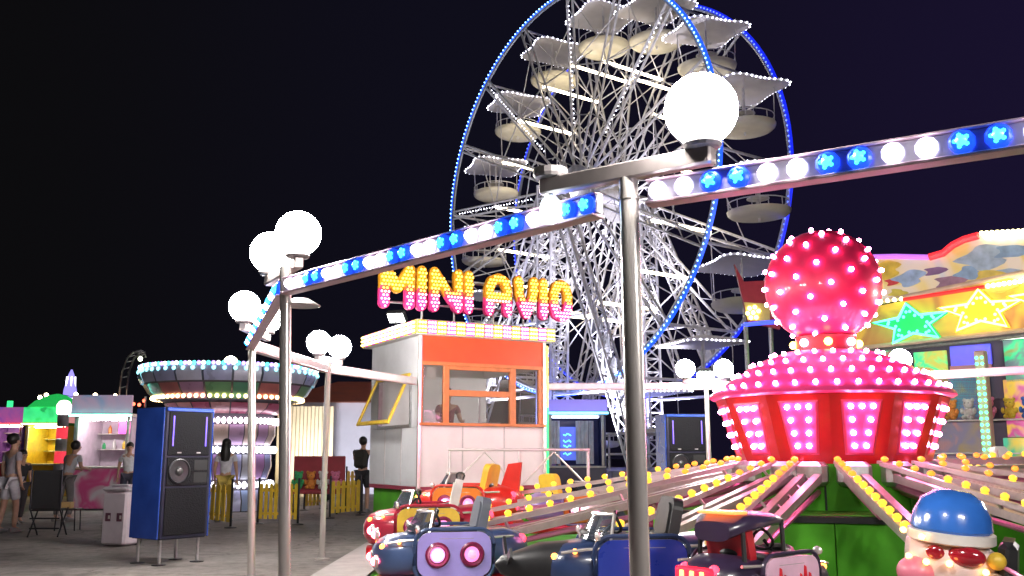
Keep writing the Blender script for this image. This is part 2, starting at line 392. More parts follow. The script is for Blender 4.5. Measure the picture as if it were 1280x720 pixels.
# pink stepped canopy
prof = [(1.25, 1.865), (1.28, 1.885), (1.26, 1.92), (1.08, 2.03), (1.06, 2.055), (.89, 2.145), (.87, 2.17), (.70, 2.24), (.68, 2.265), (.52, 2.315), (.48, 2.335), (.30, 2.345), (.29, 2.36)]
b = MB(); b.lathe([(r*.935 if r > .4 else r, hz(z)) for r, z in prof], 36)
cano = b.build('canopy', PINK, hub, True)
for r, z, n_ in ((1.122, 1.96, 38), (.935, 2.09, 32), (.748, 2.203, 26), (.542, 2.30, 20)):
    for i in range(n_):
        t = 2*PI*i/n_+(.11 if n_ in (32, 20) else 0); link('bulb', M_PBS, cano, face_to((r*math.cos(t), r*math.sin(t), hz(z)), (math.cos(t)*.6, math.sin(t)*.6, .8)))
b = MB(); b.lathe([(.30, hz(2.35)), (.30, hz(2.50)), (.2, hz(2.52))], 20)
neck = b.build('neck', pm('dark_red', (.25, .012, .02), .4), hub, True)
for i, m_ in enumerate(('bulb_lightblue', 'bulb_amber')*4):
    mm = em(m_, (.3, .65, 1) if i % 2 == 0 else (1, .6, .1), 7); t = 2*PI*(i+.5)/8+.15
    bb = MB(); bb.ball((0, 0, .02), .042, 10, 6); link('bulb', bb.mesh('neck_bulb', mm, True), neck, face_to((.30*math.cos(t), .30*math.sin(t), hz(2.425)), (math.cos(t), math.sin(t), 0)))
BZ, BR = 3.03, .585
b = MB(); b.ball((0, 0, hz(BZ)), BR, 40, 24)
ball = b.build('ball', BALLRED, hub, True)
NB = 74
for i in range(NB):
    zz = 1-2*(i+.5)/NB; t = PI*(1+5**.5)*i; r = math.sqrt(1-zz*zz); d = Vector((r*math.cos(t), r*math.sin(t), zz))
    link('bulb', M_PB, ball, face_to(Vector((0, 0, hz(BZ)))+d*(BR-.002), d))

# sweep arms
ARMS = {'e': 157, 'f': 180, 'a': 202, 'b': 228, 'c': 241, 'd': 262, 'g': 285, 'h': 307.5, 'i': 331, 'j': 353, 'k': 15, 'l': 37.5, 'm': 60, 'n': 82, 'o': 105, 'p': 128}
RAISE = {'e': .14, 'j': .55, 'k': .62, 'l': .35, 'i': .12}
ARMM = pm('arm_steel', (.56, .46, .46), .32, .55, .12, 8, dirt=.3)
def car_spot(k, r=4.05, z=.62):
    t = math.radians(ARMS[k]); return Vector((HC.x+r*math.cos(t), HC.y+r*math.sin(t), z+RAISE.get(k, 0)))
b = MB(); b.bbox((0, 0, .022), (.06, .06, .05), .016)
b.box((0, 0, -.004), (.04, .04, .012))
YBM = b.mesh('arm_bulb', YB); b2 = MB(); b2.bbox((0, 0, .022), (.06, .06, .05), .016); OBM = b2.mesh('arm_bulb_orange', OB)
for k, deg in ARMS.items():
    t = math.radians(deg); rd = Vector((math.cos(t), math.sin(t), 0)); tn = Vector((-math.sin(t), math.cos(t), 0))
    p0 = rd*.92+Vector((0, 0, hz(1.14))); p1 = rd*3.75+Vector((0, 0, hz(.60)+RAISE.get(k, 0)))
    ax = (p1-p0).normalized(); up = ax.cross(tn).normalized(); up = up if up.z > 0 else -up
    b = MB()
    for s_ in (-.075, .075): b.tube(p0+tn*s_, p1+tn*s_*.7, .05, .04, 4)
    for q in range(8):
        f0 = q/8+.03; pa = p0.lerp(p1, f0); b.tube(pa+tn*-.07, p0.lerp(p1, f0+.1)+tn*.06, .012, n=4)
    b.box(p0, (.16, .2, .16), R=Matrix.Rotation(t, 3, 'Z')); b.box(p1, (.2, .16, .12), R=Matrix.Rotation(t, 3, 'Z'))
    arm = b.build('sweep_arm', ARMM, hub)
    b = MB(); lo = Vector((0, 0, -.14)); b.tube(p0+lo*1.1+tn*.05, p1+lo*.5+tn*.05, .026, n=8); b.tube(p0+lo*.6-tn*.02, p0.lerp(p1, .4)+lo*.6-tn*.02, .042, n=8)
    b.build('tie_rod', pm('pink_lit_metal', (.62, .20, .36), .3, .5, .1, 8), arm)  # pink light from the hub is put into the grey rod's colour
    b = MB(); sd = tn*-.14; r0 = p0+up*.10+sd; r1 = p1+up*.10+sd
    b.tube(r0, r1, .03, n=4)
    for q in (.1, .5, .9): pa = r0.lerp(r1, q); b.tube(pa, p0.lerp(p1, q)+tn*-.06, .015, n=4)
    b.build('light_rail', ARMM, arm)
    nb = 14
    for q in range(nb):
        pa = r0.lerp(r1, (q+.4)/nb)+up*.028; mx = Matrix((ax, up.cross(ax), up)).transposed().to_4x4()
        link('bulb', OBM if q < 4 else YBM, arm, T(pa)@mx)
    b = MB(); b.bbox((0, 0, 0), (.2, .3, .22), .04)
    link('pivot_bracket', b.mesh('pivot_bracket', STEEL), arm, T(rd*.99+Vector((0, 0, hz(1.14))))@Matrix.Rotation(t, 4, 'Z'))

# ================================================================== perimeter posts, lamps, bulb beams
ZBM = 2.38
def lamp_post(label, base, top, r, lamps, hang=None, dish=None):
    base, top = Vector(base), Vector(top)
    p = thing('lamp_post', label, 'lamp post', base, 0, 'lamp posts round the ride')
    b = MB(); d = top-base; b.tube((0, 0, .02), d, r, n=20, caps=True); b.lathe([(r*2.6, 0), (r*2.6, .02), (r*1.3, .035), (r*1.2, .09)], 16)
    b.tube(d*.962, d*.968, r*1.10, n=20)
    b.build('pole', CHROME, p, True)
    if lamps:
        ends = [Vector(q[0]) for q in lamps]
        e0, e1 = ends[0]-base, (ends[1]-base if len(ends) > 1 else d)
        ax = (e1-e0).normalized(); m_ = T((e0+e1)/2)@Vector(ax).to_track_quat('X', 'Z').to_matrix().to_4x4()
        b = MB(); b.bbox((0, 0, 0), ((e1-e0).length+.09, .062, .075), .008)
        ao = link('cross_arm', b.mesh('cross_arm', pm('arm_plate', (.5, .44, .43), .4, .7, .1, 10)), p, m_)
        MW[ao.name] = MW[p.name]@m_
        for q in lamps:
            e = Vector(q[0])-base; lit = q[1]
            b = MB(); b.lathe([(.03, .03), (.07, .036), (.08, .05), (.078, .078), (.05, .085)], 16)
            s_ = link('socket', b.mesh('socket', pm('lamp_socket', (.12, .11, .11), .5)), p, T(e))
            MW[s_.name] = MW[p.name]@T(e)
            if lit:
                b = MB(); b.ball((0, 0, .2), .148, 32, 20); b.build('globe', GLOBE, p, True) if False else link('globe', b.mesh('globe', GLOBE, True), s_)
    if hang is not None:
        h_ = Vector(hang)-base; b = MB(); b.ball((0, 0, 0), .052, 9, 7, 0, (1, 1, 1.3)); b.tube((0, 0, .06), (0, 0, .1), .012, n=6, mi=1)
        link('crystal_lamp', b.mesh('crystal_lamp', [em('crystal_glow', (.8, .95, 1), 3.2), STEEL]), p, T(h_))
    if dish is not None:
        h_ = Vector(dish)-base; b = MB(); b.lathe([(.02, .05), (.05, .045), (.13, 0), (.12, -.004), (.02, .03)], 20)
        link('dish_shade', b.mesh('dish_shade', STEEL, True), p, T(h_))
    return p
A1 = at(688, 223, 4.15); B1 = at(878, 186, 3.72); B1.z = A1.z = at(877, 137, 3.72).z-.2
P1 = at(787, 240, 3.93); P1b = onz(797, 720, 0); P1b = Vector((P1.x+.01, P1.y, 0))
lamp_post('thick polished post whose cross arm carries one big lit globe and one empty socket', (P1.x+.015, P1.y, 0), (P1.x-.005, P1.y, A1.z-.03), .041, [(A1, False), (B1, True)], hang=A1+Vector((.0, -.01, -.11)))
G2a, G2b = at(372, 312, 6.15), at(338, 335, 6.75); G2a.z = G2b.z = at(372, 292, 6.15).z-.2
P2 = at(356, 358, 6.12)
lamp_post('polished post where the bulb beam turns, two lit globes and a grey bracket on top', (P2.x+.09, P2.y, 0), (P2.x, P2.y, G2a.z-.03), .037, [(G2a, True), (G2b, True)], dish=at(376, 382, 6.2))
P3 = at(314, 434, 9.4)
G3a, G3b = at(305, 402, 9.1), at(334, 408, 9.9); G3a.z = G3b.z = at(305, 383, 9.1).z-.2
lamp_post('polished post carrying two globes behind the dotted blue beam end', (P3.x+.11, P3.y, 0), (P3.x, P3.y, G3a.z-.03), .037, [(G3a, True), (G3b, True)])
P4 = at(410, 464, 12.0); P4b = onz(402, 700, 0)
G4a, G4b = at(398, 443, 11.9), at(424, 450, 12.4); G4a.z = G4b.z = at(398, 428, 11.9).z-.2
lamp_post('slim post with paired lit globes in front of the cream hoarding', (P4b.x, P4b.y, 0), (P4.x, P4.y, G4a.z-.03), .037, [(G4a, True), (G4b, True)])
P6 = at(883, 485, 15.1)
G6a, G6b = at(857, 476, 15.1), at(905, 476, 15.1); G6a.z = G6b.z = at(857, 461, 15.1).z-.2
lp6 = lamp_post('slim post with two lit globes and a small lamp between them beside the ride hub', (P6.x, P6.y, 0), (P6.x, P6.y, G6a.z-.03), .037, [(G6a, True), (G6b, True)])
b = MB(); b.bbox((0, 0, 0), (.26, .08, .16), .03); link('middle_lamp', b.mesh('middle_lamp', em('middle_glow', (.9, 1, .9), 20)), lp6, T(at(882, 471, 14.9)-Vector((P6.x, P6.y, 0))))
P7 = Vector((5.3, 13.4, ZBM)); G7 = at(1125, 450, 13.0)-Vector((0, 0, .2))
lamp_post('slim post with one lit globe rising behind the pink canopy', (P7.x, P7.y, 0), (P7.x, P7.y, G7.z-.03), .037, [(G7, True), (Vector((P7.x+.3, P7.y-.1, G7.z)), False)])
P0 = Vector((3.1, 2.29, ZBM)); P8 = Vector((8.3, 10.5, ZBM))
lamp_post('polished post with two lit globes ending the white and blue bulb beam', (P0.x, P0.y, 0), (P0.x, P0.y, A1.z-.03), .041, [(Vector((P0.x-.3, P0.y+.16, A1.z)), True), (Vector((P0.x+.3, P0.y-.16, A1.z)), True)])
lamp_post('slim post with two lit globes at the end of the rail before the prize pavilion', (P8.x, P8.y, 0), (P8.x, P8.y, G7.z-.03), .037, [(Vector((P8.x-.25, P8.y+.2, G7.z)), True), (Vector((P8.x+.25, P8.y-.2, G7.z)), True)])
CORNER = Vector((-1.35, 14.1, 0))

BEAMM = pm('beam_plate', (.62, .60, .66), .3, .35, .1, 8, dirt=.2); BEAMB = pm('beam_pink_edge', (.66, .46, .52), .35, .3)
def bulb_beam(label, a, b_, g0=.06, g1=.06, spacing=.115, bulbs=True, out=None, start=0):
    a, b_ = Vector(a), Vector(b_); a.z = b_.z = ZBM; d = b_-a; L = d.length; ax = d.normalized()
    n_ = Vector((ax.y, -ax.x, 0))
    if n_.dot((a+b_)/2-Vector((HC.x, HC.y, ZBM))) < 0: n_ = -n_
    rz = math.atan2(ax.y, ax.x); p = thing('bulb_beam', label, 'light beam', a, rz, 'bulb beams joining the posts')
    sgn = 1 if (Matrix.Rotation(rz, 3, 'Z')@Vector((0, 1, 0))).dot(n_) > 0 else -1
    q = MB(); q.bbox(((L+g0-g1)/2, 0, 0), (L-g0-g1, .045, .088), .006)
    q.build('beam', BEAMM, p)
    q = MB(); q.bbox(((L+g0-g1)/2, sgn*.012, -.052), (L-g0-g1, .08, .014), .003); q.bbox(((L+g0-g1)/2, sgn*.012, .048), (L-g0-g1, .06, .008), .002)
    q.build('flange', BEAMB, p)
    if bulbs:
        n = int((L-g0-g1-.03)/spacing)
        for i in range(n):
            x = g0+.05+i*spacing; wh = ((i+start)//2) % 2 == 0
            link('bulb', M_BW if wh else M_BB, p, face_to((x, sgn*.0235, 0), (0, sgn, 0), 'X'))
    return p
bulb_beam('bulb beam running out from the thick post towards open sky', P1, P0, .09, .05)
bulb_beam('bulb beam across the ferris wheel, from thick post to the post with grey bracket', P1, P2, .17, .03, .113, start=2)
bulb_beam('short bulb beam seen end on, dropping from the corner post to the next post', P2, P3, .04, .04, .115, start=2)
bulb_beam('bulb beam seen from inside between the posts before the round carousel', P3, P4, .05, .05)
bulb_beam('bulb beam seen from inside reaching the ticket booth corner', P4, (CORNER.x-.05, CORNER.y-.02, ZBM), .05, .03)
BE = Vector((.52, 15.15, ZBM))
bulb_beam('pink lit rail beam between the ticket booth and the post by the hub', BE, P6, .03, .05)
bulb_beam('rail beam passing behind the ball topped hub', P6, P7, .05, .05)
bulb_beam('rail beam crossing in front of the prize pavilion columns', P7, P8, .05, .05)

# ================================================================== FERRIS WHEEL
WC, WA, WR, WH, WZ = Vector((2.96, 32, 0)), .939, 6.93, 1.54, 10.17
wheel = thing('ferris_wheel', 'tall white lattice ferris wheel with blue lit rims and round gondolas', 'ferris wheel', WC, -WA)
PH0 = math.radians(86.5); NG = 16
def wp(t, r, y): return Vector((r*math.cos(t), y, WZ+r*math.sin(t)))
for y in (-WH, WH):
    b = MB(); n = 112
    b.path([wp(2*PI*i/n, WR-.10, y) for i in range(n)], .06, 6, closed=True)
    rim = b.build('rim', pm('rim_steel', (.30, .33, .42), .4, .4), wheel, True)
    b = MB(); b.path([wp(2*PI*i/n, WR, y) for i in range(n)], .055, 4, closed=True)
    b.build('led_strip', em('led_strip_front', (.015, .09, 1), 1.1, False) if y < 0 else em('led_strip_back', (.012, .03, 1), .55, False), rim)
    b = MB(); nd = 260
    for i in range(nd):
        for rr, yy in ((WR-.02, y-.075),): b.octa(wp(2*PI*i/nd, rr, yy), .034)
    stuff(b.build('led_dots', LEDC if y < 0 else em('led_dim_blue', (.12, .2, 1), 2.2, False), rim))
# hub and axle
b = MB(); b.tube((0, -2.1, WZ), (0, 2.1, WZ), .28, n=16)
for y in (-1.0, 1.0): b.tube((0, y-.08, WZ), (0, y+.08, WZ), .85, n=24)
b.build('axle', WHITE_STEEL, wheel, True)
# spokes: lattice girders, front and back faces
def spoke_mesh(y0, y1):
    b = MB(); r0, r1 = .8, WR-.12; k = 14
    def sp(f, s): return Vector((r0+(r1-r0)*f, y0+(y1-y0)*f, s*(.20-.06*f)))
    for s in (-1, 1): b.tube(sp(0, s), sp(1, s), .044, n=5)
    for i in range(k):
        s = 1 if i % 2 else -1; b.tube(sp(i/k, s), sp((i+1)/k, -s), .016, n=4)
    return b.mesh('spoke', WHITE_STEEL)
SM = (spoke_mesh(-.95, -WH), spoke_mesh(.95, WH))
def rotY(t): return T(0, 0, WZ)@Matrix.Rotation(-t, 4, 'Y')
b = MB(); 
for i in range(26):
    f = .25+.7*i/26; b.octa((.8+(WR-.92)*f, -.95-(WH-.95)*f-.05, 0), .026)
SPL = b.mesh('spoke_lights', LEDW)
for i in range(NG):
    t = PH0+2*PI*i/NG
    for j in range(2):
        s = link('spoke', SM[j], wheel, rotY(t))
        if j == 0 and i % 2 == 0: stuff(link('spoke_lights', SPL, s))
# cross bracing front-back and tangential ties
for i in range(NG):
    t = PH0+2*PI*i/NG; t2 = t+2*PI/NG
    b = MB(); b.tube(wp(t, WR-.1, -WH), wp(t, WR-.1, WH), .045, n=6); b.build('gondola_axle', WHITE_STEEL, wheel)
    b = MB(); rm = WR*.62; ym = .95+(WH-.95)*.58
    b.tube(wp(t, rm, -ym), wp(t, WR-.15, WH-.02), .022, n=4); b.tube(wp(t, rm, ym), wp(t, WR-.15, -WH+.02), .022, n=4)
    b.tube(wp(t, rm, -ym), wp(t, rm*.42, ym*.8), .022, n=4); b.tube(wp(t, rm, ym), wp(t, rm*.42, -ym*.8), .022, n=4)
    for s in (-1, 1):
        b.tube(wp(t, rm, s*ym), wp(t2, rm, s*ym), .024, n=4); b.tube(wp(t, WR*.83, s*(WH-.1)), wp(t2, WR*.62, s*ym), .018, n=4)
        b.tube(wp(t, rm*.6, s*ym*.9), wp(t2, rm*.6, s*ym*.9), .02, n=4)
    b.build('cross_brace', WHITE_STEEL, wheel)
    b = MB(); b.tube(wp(t, rm, -ym), wp(t, rm, ym), .05, n=8); b.build('tube_light', WARMTUBE, wheel, True)
# gondolas hang from the axles
CREAM = pm('gondola_cream', (.66, .62, .50), .4, 0, .06, 4, coat=.2); CANW = pm('canopy_white', (.70, .68, .72), .5, 0, .06, 3)
b = MB(); b.lathe([(.0005, -1.80), (.6, -1.785), (.80, -1.75), (.88, -1.68), (.90, -1.60), (.87, -1.60), (.84, -1.66), (.5, -1.70), (.0005, -1.70)], 32)
G_BOWL = b.mesh('gondola_bowl', CREAM, True)
def canr(t): return .98+.36*abs(math.cos(2*t))**3.0
b = MB(); nc = 48
b.lathe([(.06, -.22), (.35, -.27), (.75, -.37), (1.0, -.46), (1.0, -.52), (.72, -.49), (.33, -.46), (.05, -.45)], nc, rf=canr)
G_CAN = b.mesh('gondola_canopy', CANW, True)
b = MB()
for i in range(44):
    t = 2*PI*i/44; r = canr(t)*1.02; b.octa((r*math.cos(t), r*math.sin(t), -.49), .034)
G_LED = b.mesh('canopy_lights', LEDW)
b = MB(); b.tube((0, 0, -.05), (0, 0, -1.9), .035, n=6)
for s in (-1, 1):
    b.tube((0, 1.35*s, 0), (0, .55*s, -.36), .02, n=4)
    for q in (-1, 1): b.tube((.62*q, .62*s, -.45), (.6*q, .6*s, -1.6), .016, n=4)
b.path([(.86*math.cos(2*PI*i/24), .86*math.sin(2*PI*i/24), -1.36) for i in range(24)], .016, 5, closed=True)
for i in range(12): t = 2*PI*i/12; b.tube((.86*math.cos(t), .86*math.sin(t), -1.36), (.86*math.cos(t), .86*math.sin(t), -1.6), .012, n=4)
b.lathe([(.32, -1.25), (.32, -1.22), (.05, -1.22)], 16)
G_FR = b.mesh('gondola_frame', WHITE_STEEL)
for i in range(NG):
    t = PH0+2*PI*i/NG; p = wp(t, WR-.1, 0)
    tl_ = Matrix.Rotation(random.uniform(-.05, .05), 4, 'X')@Matrix.Rotation(random.uniform(-.05, .05), 4, 'Y')
    gm = link('gondola', G_BOWL, wheel, T(p)@tl_@Matrix.Rotation(WA*.6+random.uniform(-.12, .12), 4, 'Z'))
    c = link('canopy', G_CAN, gm); link('hanger_frame', G_FR, gm, Matrix.Rotation(-WA*.6, 4, 'Z')); stuff(link('canopy_lights', G_LED, gm))
# tower legs: box lattice columns
def lattice(name, a, c, w, parent, bays=16, rr=.045):
    a, c = Vector(a), Vector(c); q = (c-a).to_track_quat('Z', 'Y'); L = (c-a).length; b = MB()
    def pt(f, i): s = ((-1, -1), (1, -1), (1, 1), (-1, 1))[i % 4]; return a+q@Vector((s[0]*w/2, s[1]*w/2, L*f))
    for i in range(4): b.tube(pt(0, i), pt(1, i), rr, n=5)
    for k in range(bays):
        for i in range(4):
            b.tube(pt(k/bays, i), pt((k+1)/bays, i+1), rr*.5, n=4); b.tube(pt(k/bays, i), pt(k/bays, i+1), rr*.5, n=4)
    return b.build(name, WHITE_STEEL, parent)
for y in (-2.0, 2.0):
    for x in (-4.4, 4.4): lattice('tower_leg', (x, y*1.25, .9), (x*.05, y, WZ-.1), .42, wheel)
    lattice('tower_mast', (0, y*1.05, .9), (0, y, WZ), .7, wheel, 20, .05)
    b = MB()
    for z, f in ((3.2, .72), (5.6, .47)):
        b.tube((-4.4*f, y*1.15, z), (4.4*f, y*1.15, z), .05, n=6)
    b.build('tower_tie', WHITE_STEEL, wheel)
# perforated gusset plates on the legs
PERF = pm('perforated_plate', (.66, .68, .74), .45, .2, .1, 6)
for y in (-2.35, 2.35):
    for s in (-1, 1):
        b = MB()
        for k in range(7):
            z0 = 1.2+k*.62; x0 = s*(4.25-k*.30); b.box((x0, y, z0+.22), (.62, .03, .42))
            for q in (-.2, 0, .2): b.tube((x0+q, y-.02, z0+.47), (x0+q, y+.02, z0+.47), .04, n=6)
        b.build('gusset_plate', PERF, wheel)
# base deck with skirts, rails
LAV = pm('lavender_skirt', (.42, .42, .62), .45, 0, .1, 2, dirt=.2)
b = MB(); b.bbox((0, 0, .55), (11.6, 6.4, .7), .03); b.build('base_deck', LAV, wheel)
for i in range(15):
    x = -5.2+i*.74; b = MB(); b.bbox((x, -3.23, .5), (.68, .04, .72), .012); b.build('skirt_panel', PERF if i % 3 else LAV, wheel)
b = MB()
for z in (1.35, 1.9): b.tube((-5.7, -3.1, z), (5.7, -3.1, z), .03, n=6)
for i in range(13): b.tube((-5.7+i*.95, -3.1, .9), (-5.7+i*.95, -3.1, 1.9), .028, n=6)
b.build('deck_rail', WHITE_STEEL, wheel)
def flood(label, loc, target, power, col=(1, 1, 1), size=(.34, .24), face=FLOODW, angle=95, rise=.0):
    loc = Vector(loc); d = (Vector(target)-loc).normalized()
    p = thing('floodlight', label, 'floodlight', loc, 0, 'floodlights')
    R = face_to((0, 0, .16), d); b = MB(); b.bbox((0, 0, -.05), (size[0], size[1], .09), .015, M=R); b.tube((0, 0, 0), (0, 0, .12), .02, n=6); b.bbox((0, 0, .005), (.12, .12, .01), .003)
    if rise: b.tube((0, 0, -rise), (0, 0, 0), .025, n=6)
    b.build('housing', DARK, p); b = MB(); b.bbox((0, 0, 0), (size[0]*.86, size[1]*.8, .014), .004, M=R); b.build('lens', face, p)
    spot_in(p, 'flood_beam', Vector((0, 0, .16))+d*.06, Vector((0, 0, .16))+d*3, power, angle, col)
    return p
def wloc(x, y, z): return MW[wheel.name]@Vector((x, y, z))
flood('floodlight on the wheel deck aimed up the front lattice beside the mast', wloc(-2.4, -3.1, .9), wloc(-1.0, -1.4, 11), 5200, (.88, .86, 1), angle=62)
flood('floodlight on the wheel deck by the lattice leg, aimed up at the rims', wloc(3.4, -3.05, .9), wloc(1.8, -.3, 9), 5200, (.88, .86, 1), angle=62)
flood('floodlight low on the far side of the wheel deck', wloc(0.8, 2.9, .9), wloc(0, .5, 11), 3400, (.88, .84, 1), angle=70)

# ================================================================== TICKET BOOTH
BU = Vector((.88, .476, 0)).normalized(); BRZ = math.atan2(BU.y, BU.x)
booth = thing('ticket_booth', 'white ticket booth with orange top band, framed windows and bulb edged roof', 'ticket booth', CORNER, BRZ)
BWd, BD, Z0, Z1 = 2.1, 2.04, .86, 3.06; ZW0, ZW1, TH = 1.77, 2.63, .05
PINKW = pm('booth_front_panel', (.72, .62, .63), .42, 0, .05, 3, dirt=.15)
def bx(name, x0, x1, y0, y1, z0, z1, m, par=None, bev=.004):
    b = MB(); b.bbox(((x0+x1)/2, (y0+y1)/2, (z0+z1)/2), (x1-x0, y1-y0, z1-z0), bev); return b.build(name, m, par or booth)
fl = bx('wall', 0, BWd, 0, TH, Z0, ZW0, PINKW)
tag(fl, 'pale pink lower front panel')
ob = bx('fascia_band', -.006, BWd+.006, -.012, TH, ZW1, Z1, ORANGE)
bx('fascia_band', .0, BWd, -.03, -.0125, ZW1-.005, ZW1+.05, ORFRAME)
# back, far side walls
bx('wall', 0, BWd, BD-TH, BD, Z0, Z1, WALLW); bx('wall', BWd-TH, BWd, TH+.002, BD-TH-.002, Z0, ZW0, WALLW); bx('wall', BWd-TH, BWd, TH+.002, BD-TH-.002, ZW1, Z1, WALLW)
# side wall facing out, with window opening
wy0, wy1, wz0, wz1 = .30, 1.68, 1.72, 2.52
lw = bx('side_wall', 0, TH, TH+.002, BD-TH-.002, Z0, wz0, WALLW); bx('side_wall', 0, TH, TH+.002, BD-TH-.002, wz1, Z1, WALLW)
bx('side_wall', 0, TH, TH+.002, wy0, wz0+.001, wz1-.001, WALLW); bx('side_wall', 0, TH, wy1, BD-TH-.002, wz0+.001, wz1-.001, WALLW)
b = MB(); fw = .045
for (ya, yb, za, zb) in ((wy0, wy1, wz0, wz0+fw), (wy0, wy1, wz1-fw, wz1), (wy0, wy0+fw, wz0+fw, wz1-fw), (wy1-fw, wy1, wz0+fw, wz1-fw)): b.bbox((TH/2-.012, (ya+yb)/2, (za+zb)/2), (.07, yb-ya, zb-za), .004)
b.build('window_frame', STEEL, booth)
# top hung sash swung open
Ms = T(-.03, (wy0+wy1)/2, wz1)@Matrix.Rotation(math.radians(24), 4, 'Y')
b = MB(); hw, hh = (wy1-wy0)/2, .82
for c_, d_ in (((0, 0, -.03), (.035, hw*2, .06)), ((0, 0, -hh+.03), (.035, hw*2, .06)), ((0, -hw+.03, -hh/2), (.035, .06, hh-.12)), ((0, hw-.03, -hh/2), (.035, .06, hh-.12))): b.bbox(c_, d_, .005)
sash = link('window_sash', b.mesh('window_sash', YEL), booth, Ms)
b = MB(); b.box((0, 0, -hh/2), (.006, hw*2-.12, hh-.12)); link('pane', b.mesh('pane', GLASS), sash)
# front window mullions (orange) and panes
fx = [.03, .075, .375, .46, 1.49, 1.60, 1.98, 2.04]
for i, (xa, xb) in enumerate(((.0, .05), (.38, .47), (1.50, 1.60), (BWd-.09, BWd))): bx('window_mullion', xa, xb, -.012, TH+.01, ZW0+.001, ZW1-.001, ORFRAME)
bx('window_sill', -.01, BWd+.01, -.055, TH, ZW0-.03, ZW0+.012, ORFRAME)
bx('window_transom', .471, 1.499, -.010, TH, 2.18, 2.27, ORFRAME)
bx('window_transom', .471, 1.499, -.010, TH, ZW1-.06, ZW1-.002, ORFRAME)
for xa, xb, za, zb in ((.051, .379, ZW0+.013, ZW1-.003), (.471, 1.499, ZW0+.013, 2.179), (.471, 1.499, 2.271, ZW1-.061), (1.601, BWd-.091, ZW0+.013, ZW1-.003)):
    bx('pane', xa, xb, .018, .024, za, zb, GLASS, bev=.001)
bx('sliding_frame', .98, 1.01, .03, .05, ZW0+.013, 2.179, STEEL)
bx('floor_pan', 0, BWd, 0, BD, Z0-.06, Z0-.001, pm('maroon_sill', (.28, .03, .06), .4))
bx('ceiling', TH, BWd-TH, TH, BD-TH, Z1-.05, Z1-.01, pm('booth_ceiling', (.55, .54, .52), .6))
bx('counter', TH, BWd-TH, .06, .55, 1.66, 1.70, pm('counter_grey', (.3, .28, .26), .5))
bx('base_skirt', .06, BWd-.06, .06, BD-.06, 0.0, Z0-.061, GREENF)
for x, y in ((-.012, -.012), (BWd, -.012)):
    bx('corner_post', x-.02, x+.03, y-.02, y+.03, Z0-.05, Z1+.02, CHROME)
bx('corner_light', BWd+.033, BWd+.058, -.05, -.02, Z0, 2.05, em('led_green', (.02, 1, .16), 1.4)); bx('corner_light', BWd+.033, BWd+.058, -.05, -.02, 2.052, Z1-.05, em('led_yellow', (1, .8, .12), 1.0))
bx('ceiling_lamp', .5, 1.5, .95, 1.1, Z1-.10, Z1-.055, em('booth_tube', (1, .88, .72), 7.0))
# roof with bulb fascia
bx('roof', -.12, BWd+.12, -.14, BD+.12, Z1+.001, Z1+.22, pm('roof_white', (.6, .58, .55), .5))
FY = pm('fascia_yellow', (.75, .5, .05), .4); FP = pm('fascia_pink', (.75, .12, .35), .4)
BYm, BPm = em('fascia_bulb_yellow', (1, .82, .25), 4.0), em('fascia_bulb_pink', (1, .45, .8), 4.0)
def fascia(p, q, out):
    p, q, out = Vector(p), Vector(q), Vector(out); n = round((q-p).length/.155)
    for i in range(n):
        a_, c_ = p.lerp(q, i/n), p.lerp(q, (i+1)/n); yel = i % 2 == 0; ax = (c_-a_).normalized(); b = MB()
        m_ = Matrix((ax, out, Vector((0, 0, 1)))).transposed().to_4x4()
        b.bbox((0, 0, 0), ((c_-a_).length-.006, .02, .2), .004)
        pn = link('fascia_panel', b.mesh('fascia_panel', FY if yel else FP), booth, T((a_+c_)/2+out*.012)@m_)
        b = MB()
        for u in (-.045, 0, .045):
            for w_ in (-.062, 0, .062): b.ball((u, .02, w_), .020, 7, 5)
        stuff(link('fascia_bulbs', b.mesh('fascia_bulbs', BYm if yel else BPm, True), pn))
zf = Z1+.11
fascia((-.12, -.14, zf), (BWd+.12, -.14, zf), (0, -1, 0)); fascia((-.12, BD+.12, zf), (-.12, -.14, zf), (-1, 0, 0))
# flood lamp on a bracket over the roof edge
FLB = MW[booth.name]@Vector((.0, 1.0, Z1+.22))
flp = at(488, 388, 15.0)
fb = flood('small bright floodlight on a bracket above the booth roof edge', (FLB.x, FLB.y, Z1+.22), (FLB.x-.6, FLB.y-1.8, Z1-1.6), 60, (.95, 1, .95), (.3, .2))
# ---- the sign
SA, SB = at(473, 384, 14.3), at(714, 406, 15.95)
SA.z = SB.z = 3.50; SX = (SB-SA); SL = SX.length; SRZ = math.atan2(SX.y, SX.x)
sign = thing('lettered_sign', 'big bulb lettered MINI AVIO sign, yellow tops and pink feet, above the booth roof', 'sign', (SA.x, SA.y, Z1+.22), SRZ)
LH = .71; zb = 3.50-(Z1+.22)
LET = {'M': [[(0, 0), (0, 1)], [(0, 1), (.5, .45), (1, 1)], [(1, 1), (1, 0)]], 'I': [[(0, 0), (0, 1)]],
       'N': [[(0, 0), (0, 1)], [(0, 1), (1, 0)], [(1, 0), (1, 1)]],
       'A': [[(0, 0), (0, .68), (.16, .92), (.5, 1), (.84, .92), (1, .68), (1, 0)], [(0, .42), (1, .42)]],
       'V': [[(0, 1), (.08, .55), (.5, 0), (.92, .55), (1, 1)]],
       'O': [[(.5, 0), (.15, .08), (0, .3), (0, .7), (.15, .92), (.5, 1), (.85, .92), (1, .7), (1, .3), (.85, .08), (.5, 0)]]}
SW = .083  # stroke half width
LAY = [('M', 0, .42), ('I', .62, 0), ('N', .84, .42), ('I', 1.44, 0), ('A', 1.82, .33), ('V', 2.36, .30), ('I', 2.84, 0), ('O', 3.05, .27)]
LYM, LPM = pm('letter_yellow', (.55, .24, .01), .4), pm('letter_pink', (.75, .04, .22), .4)
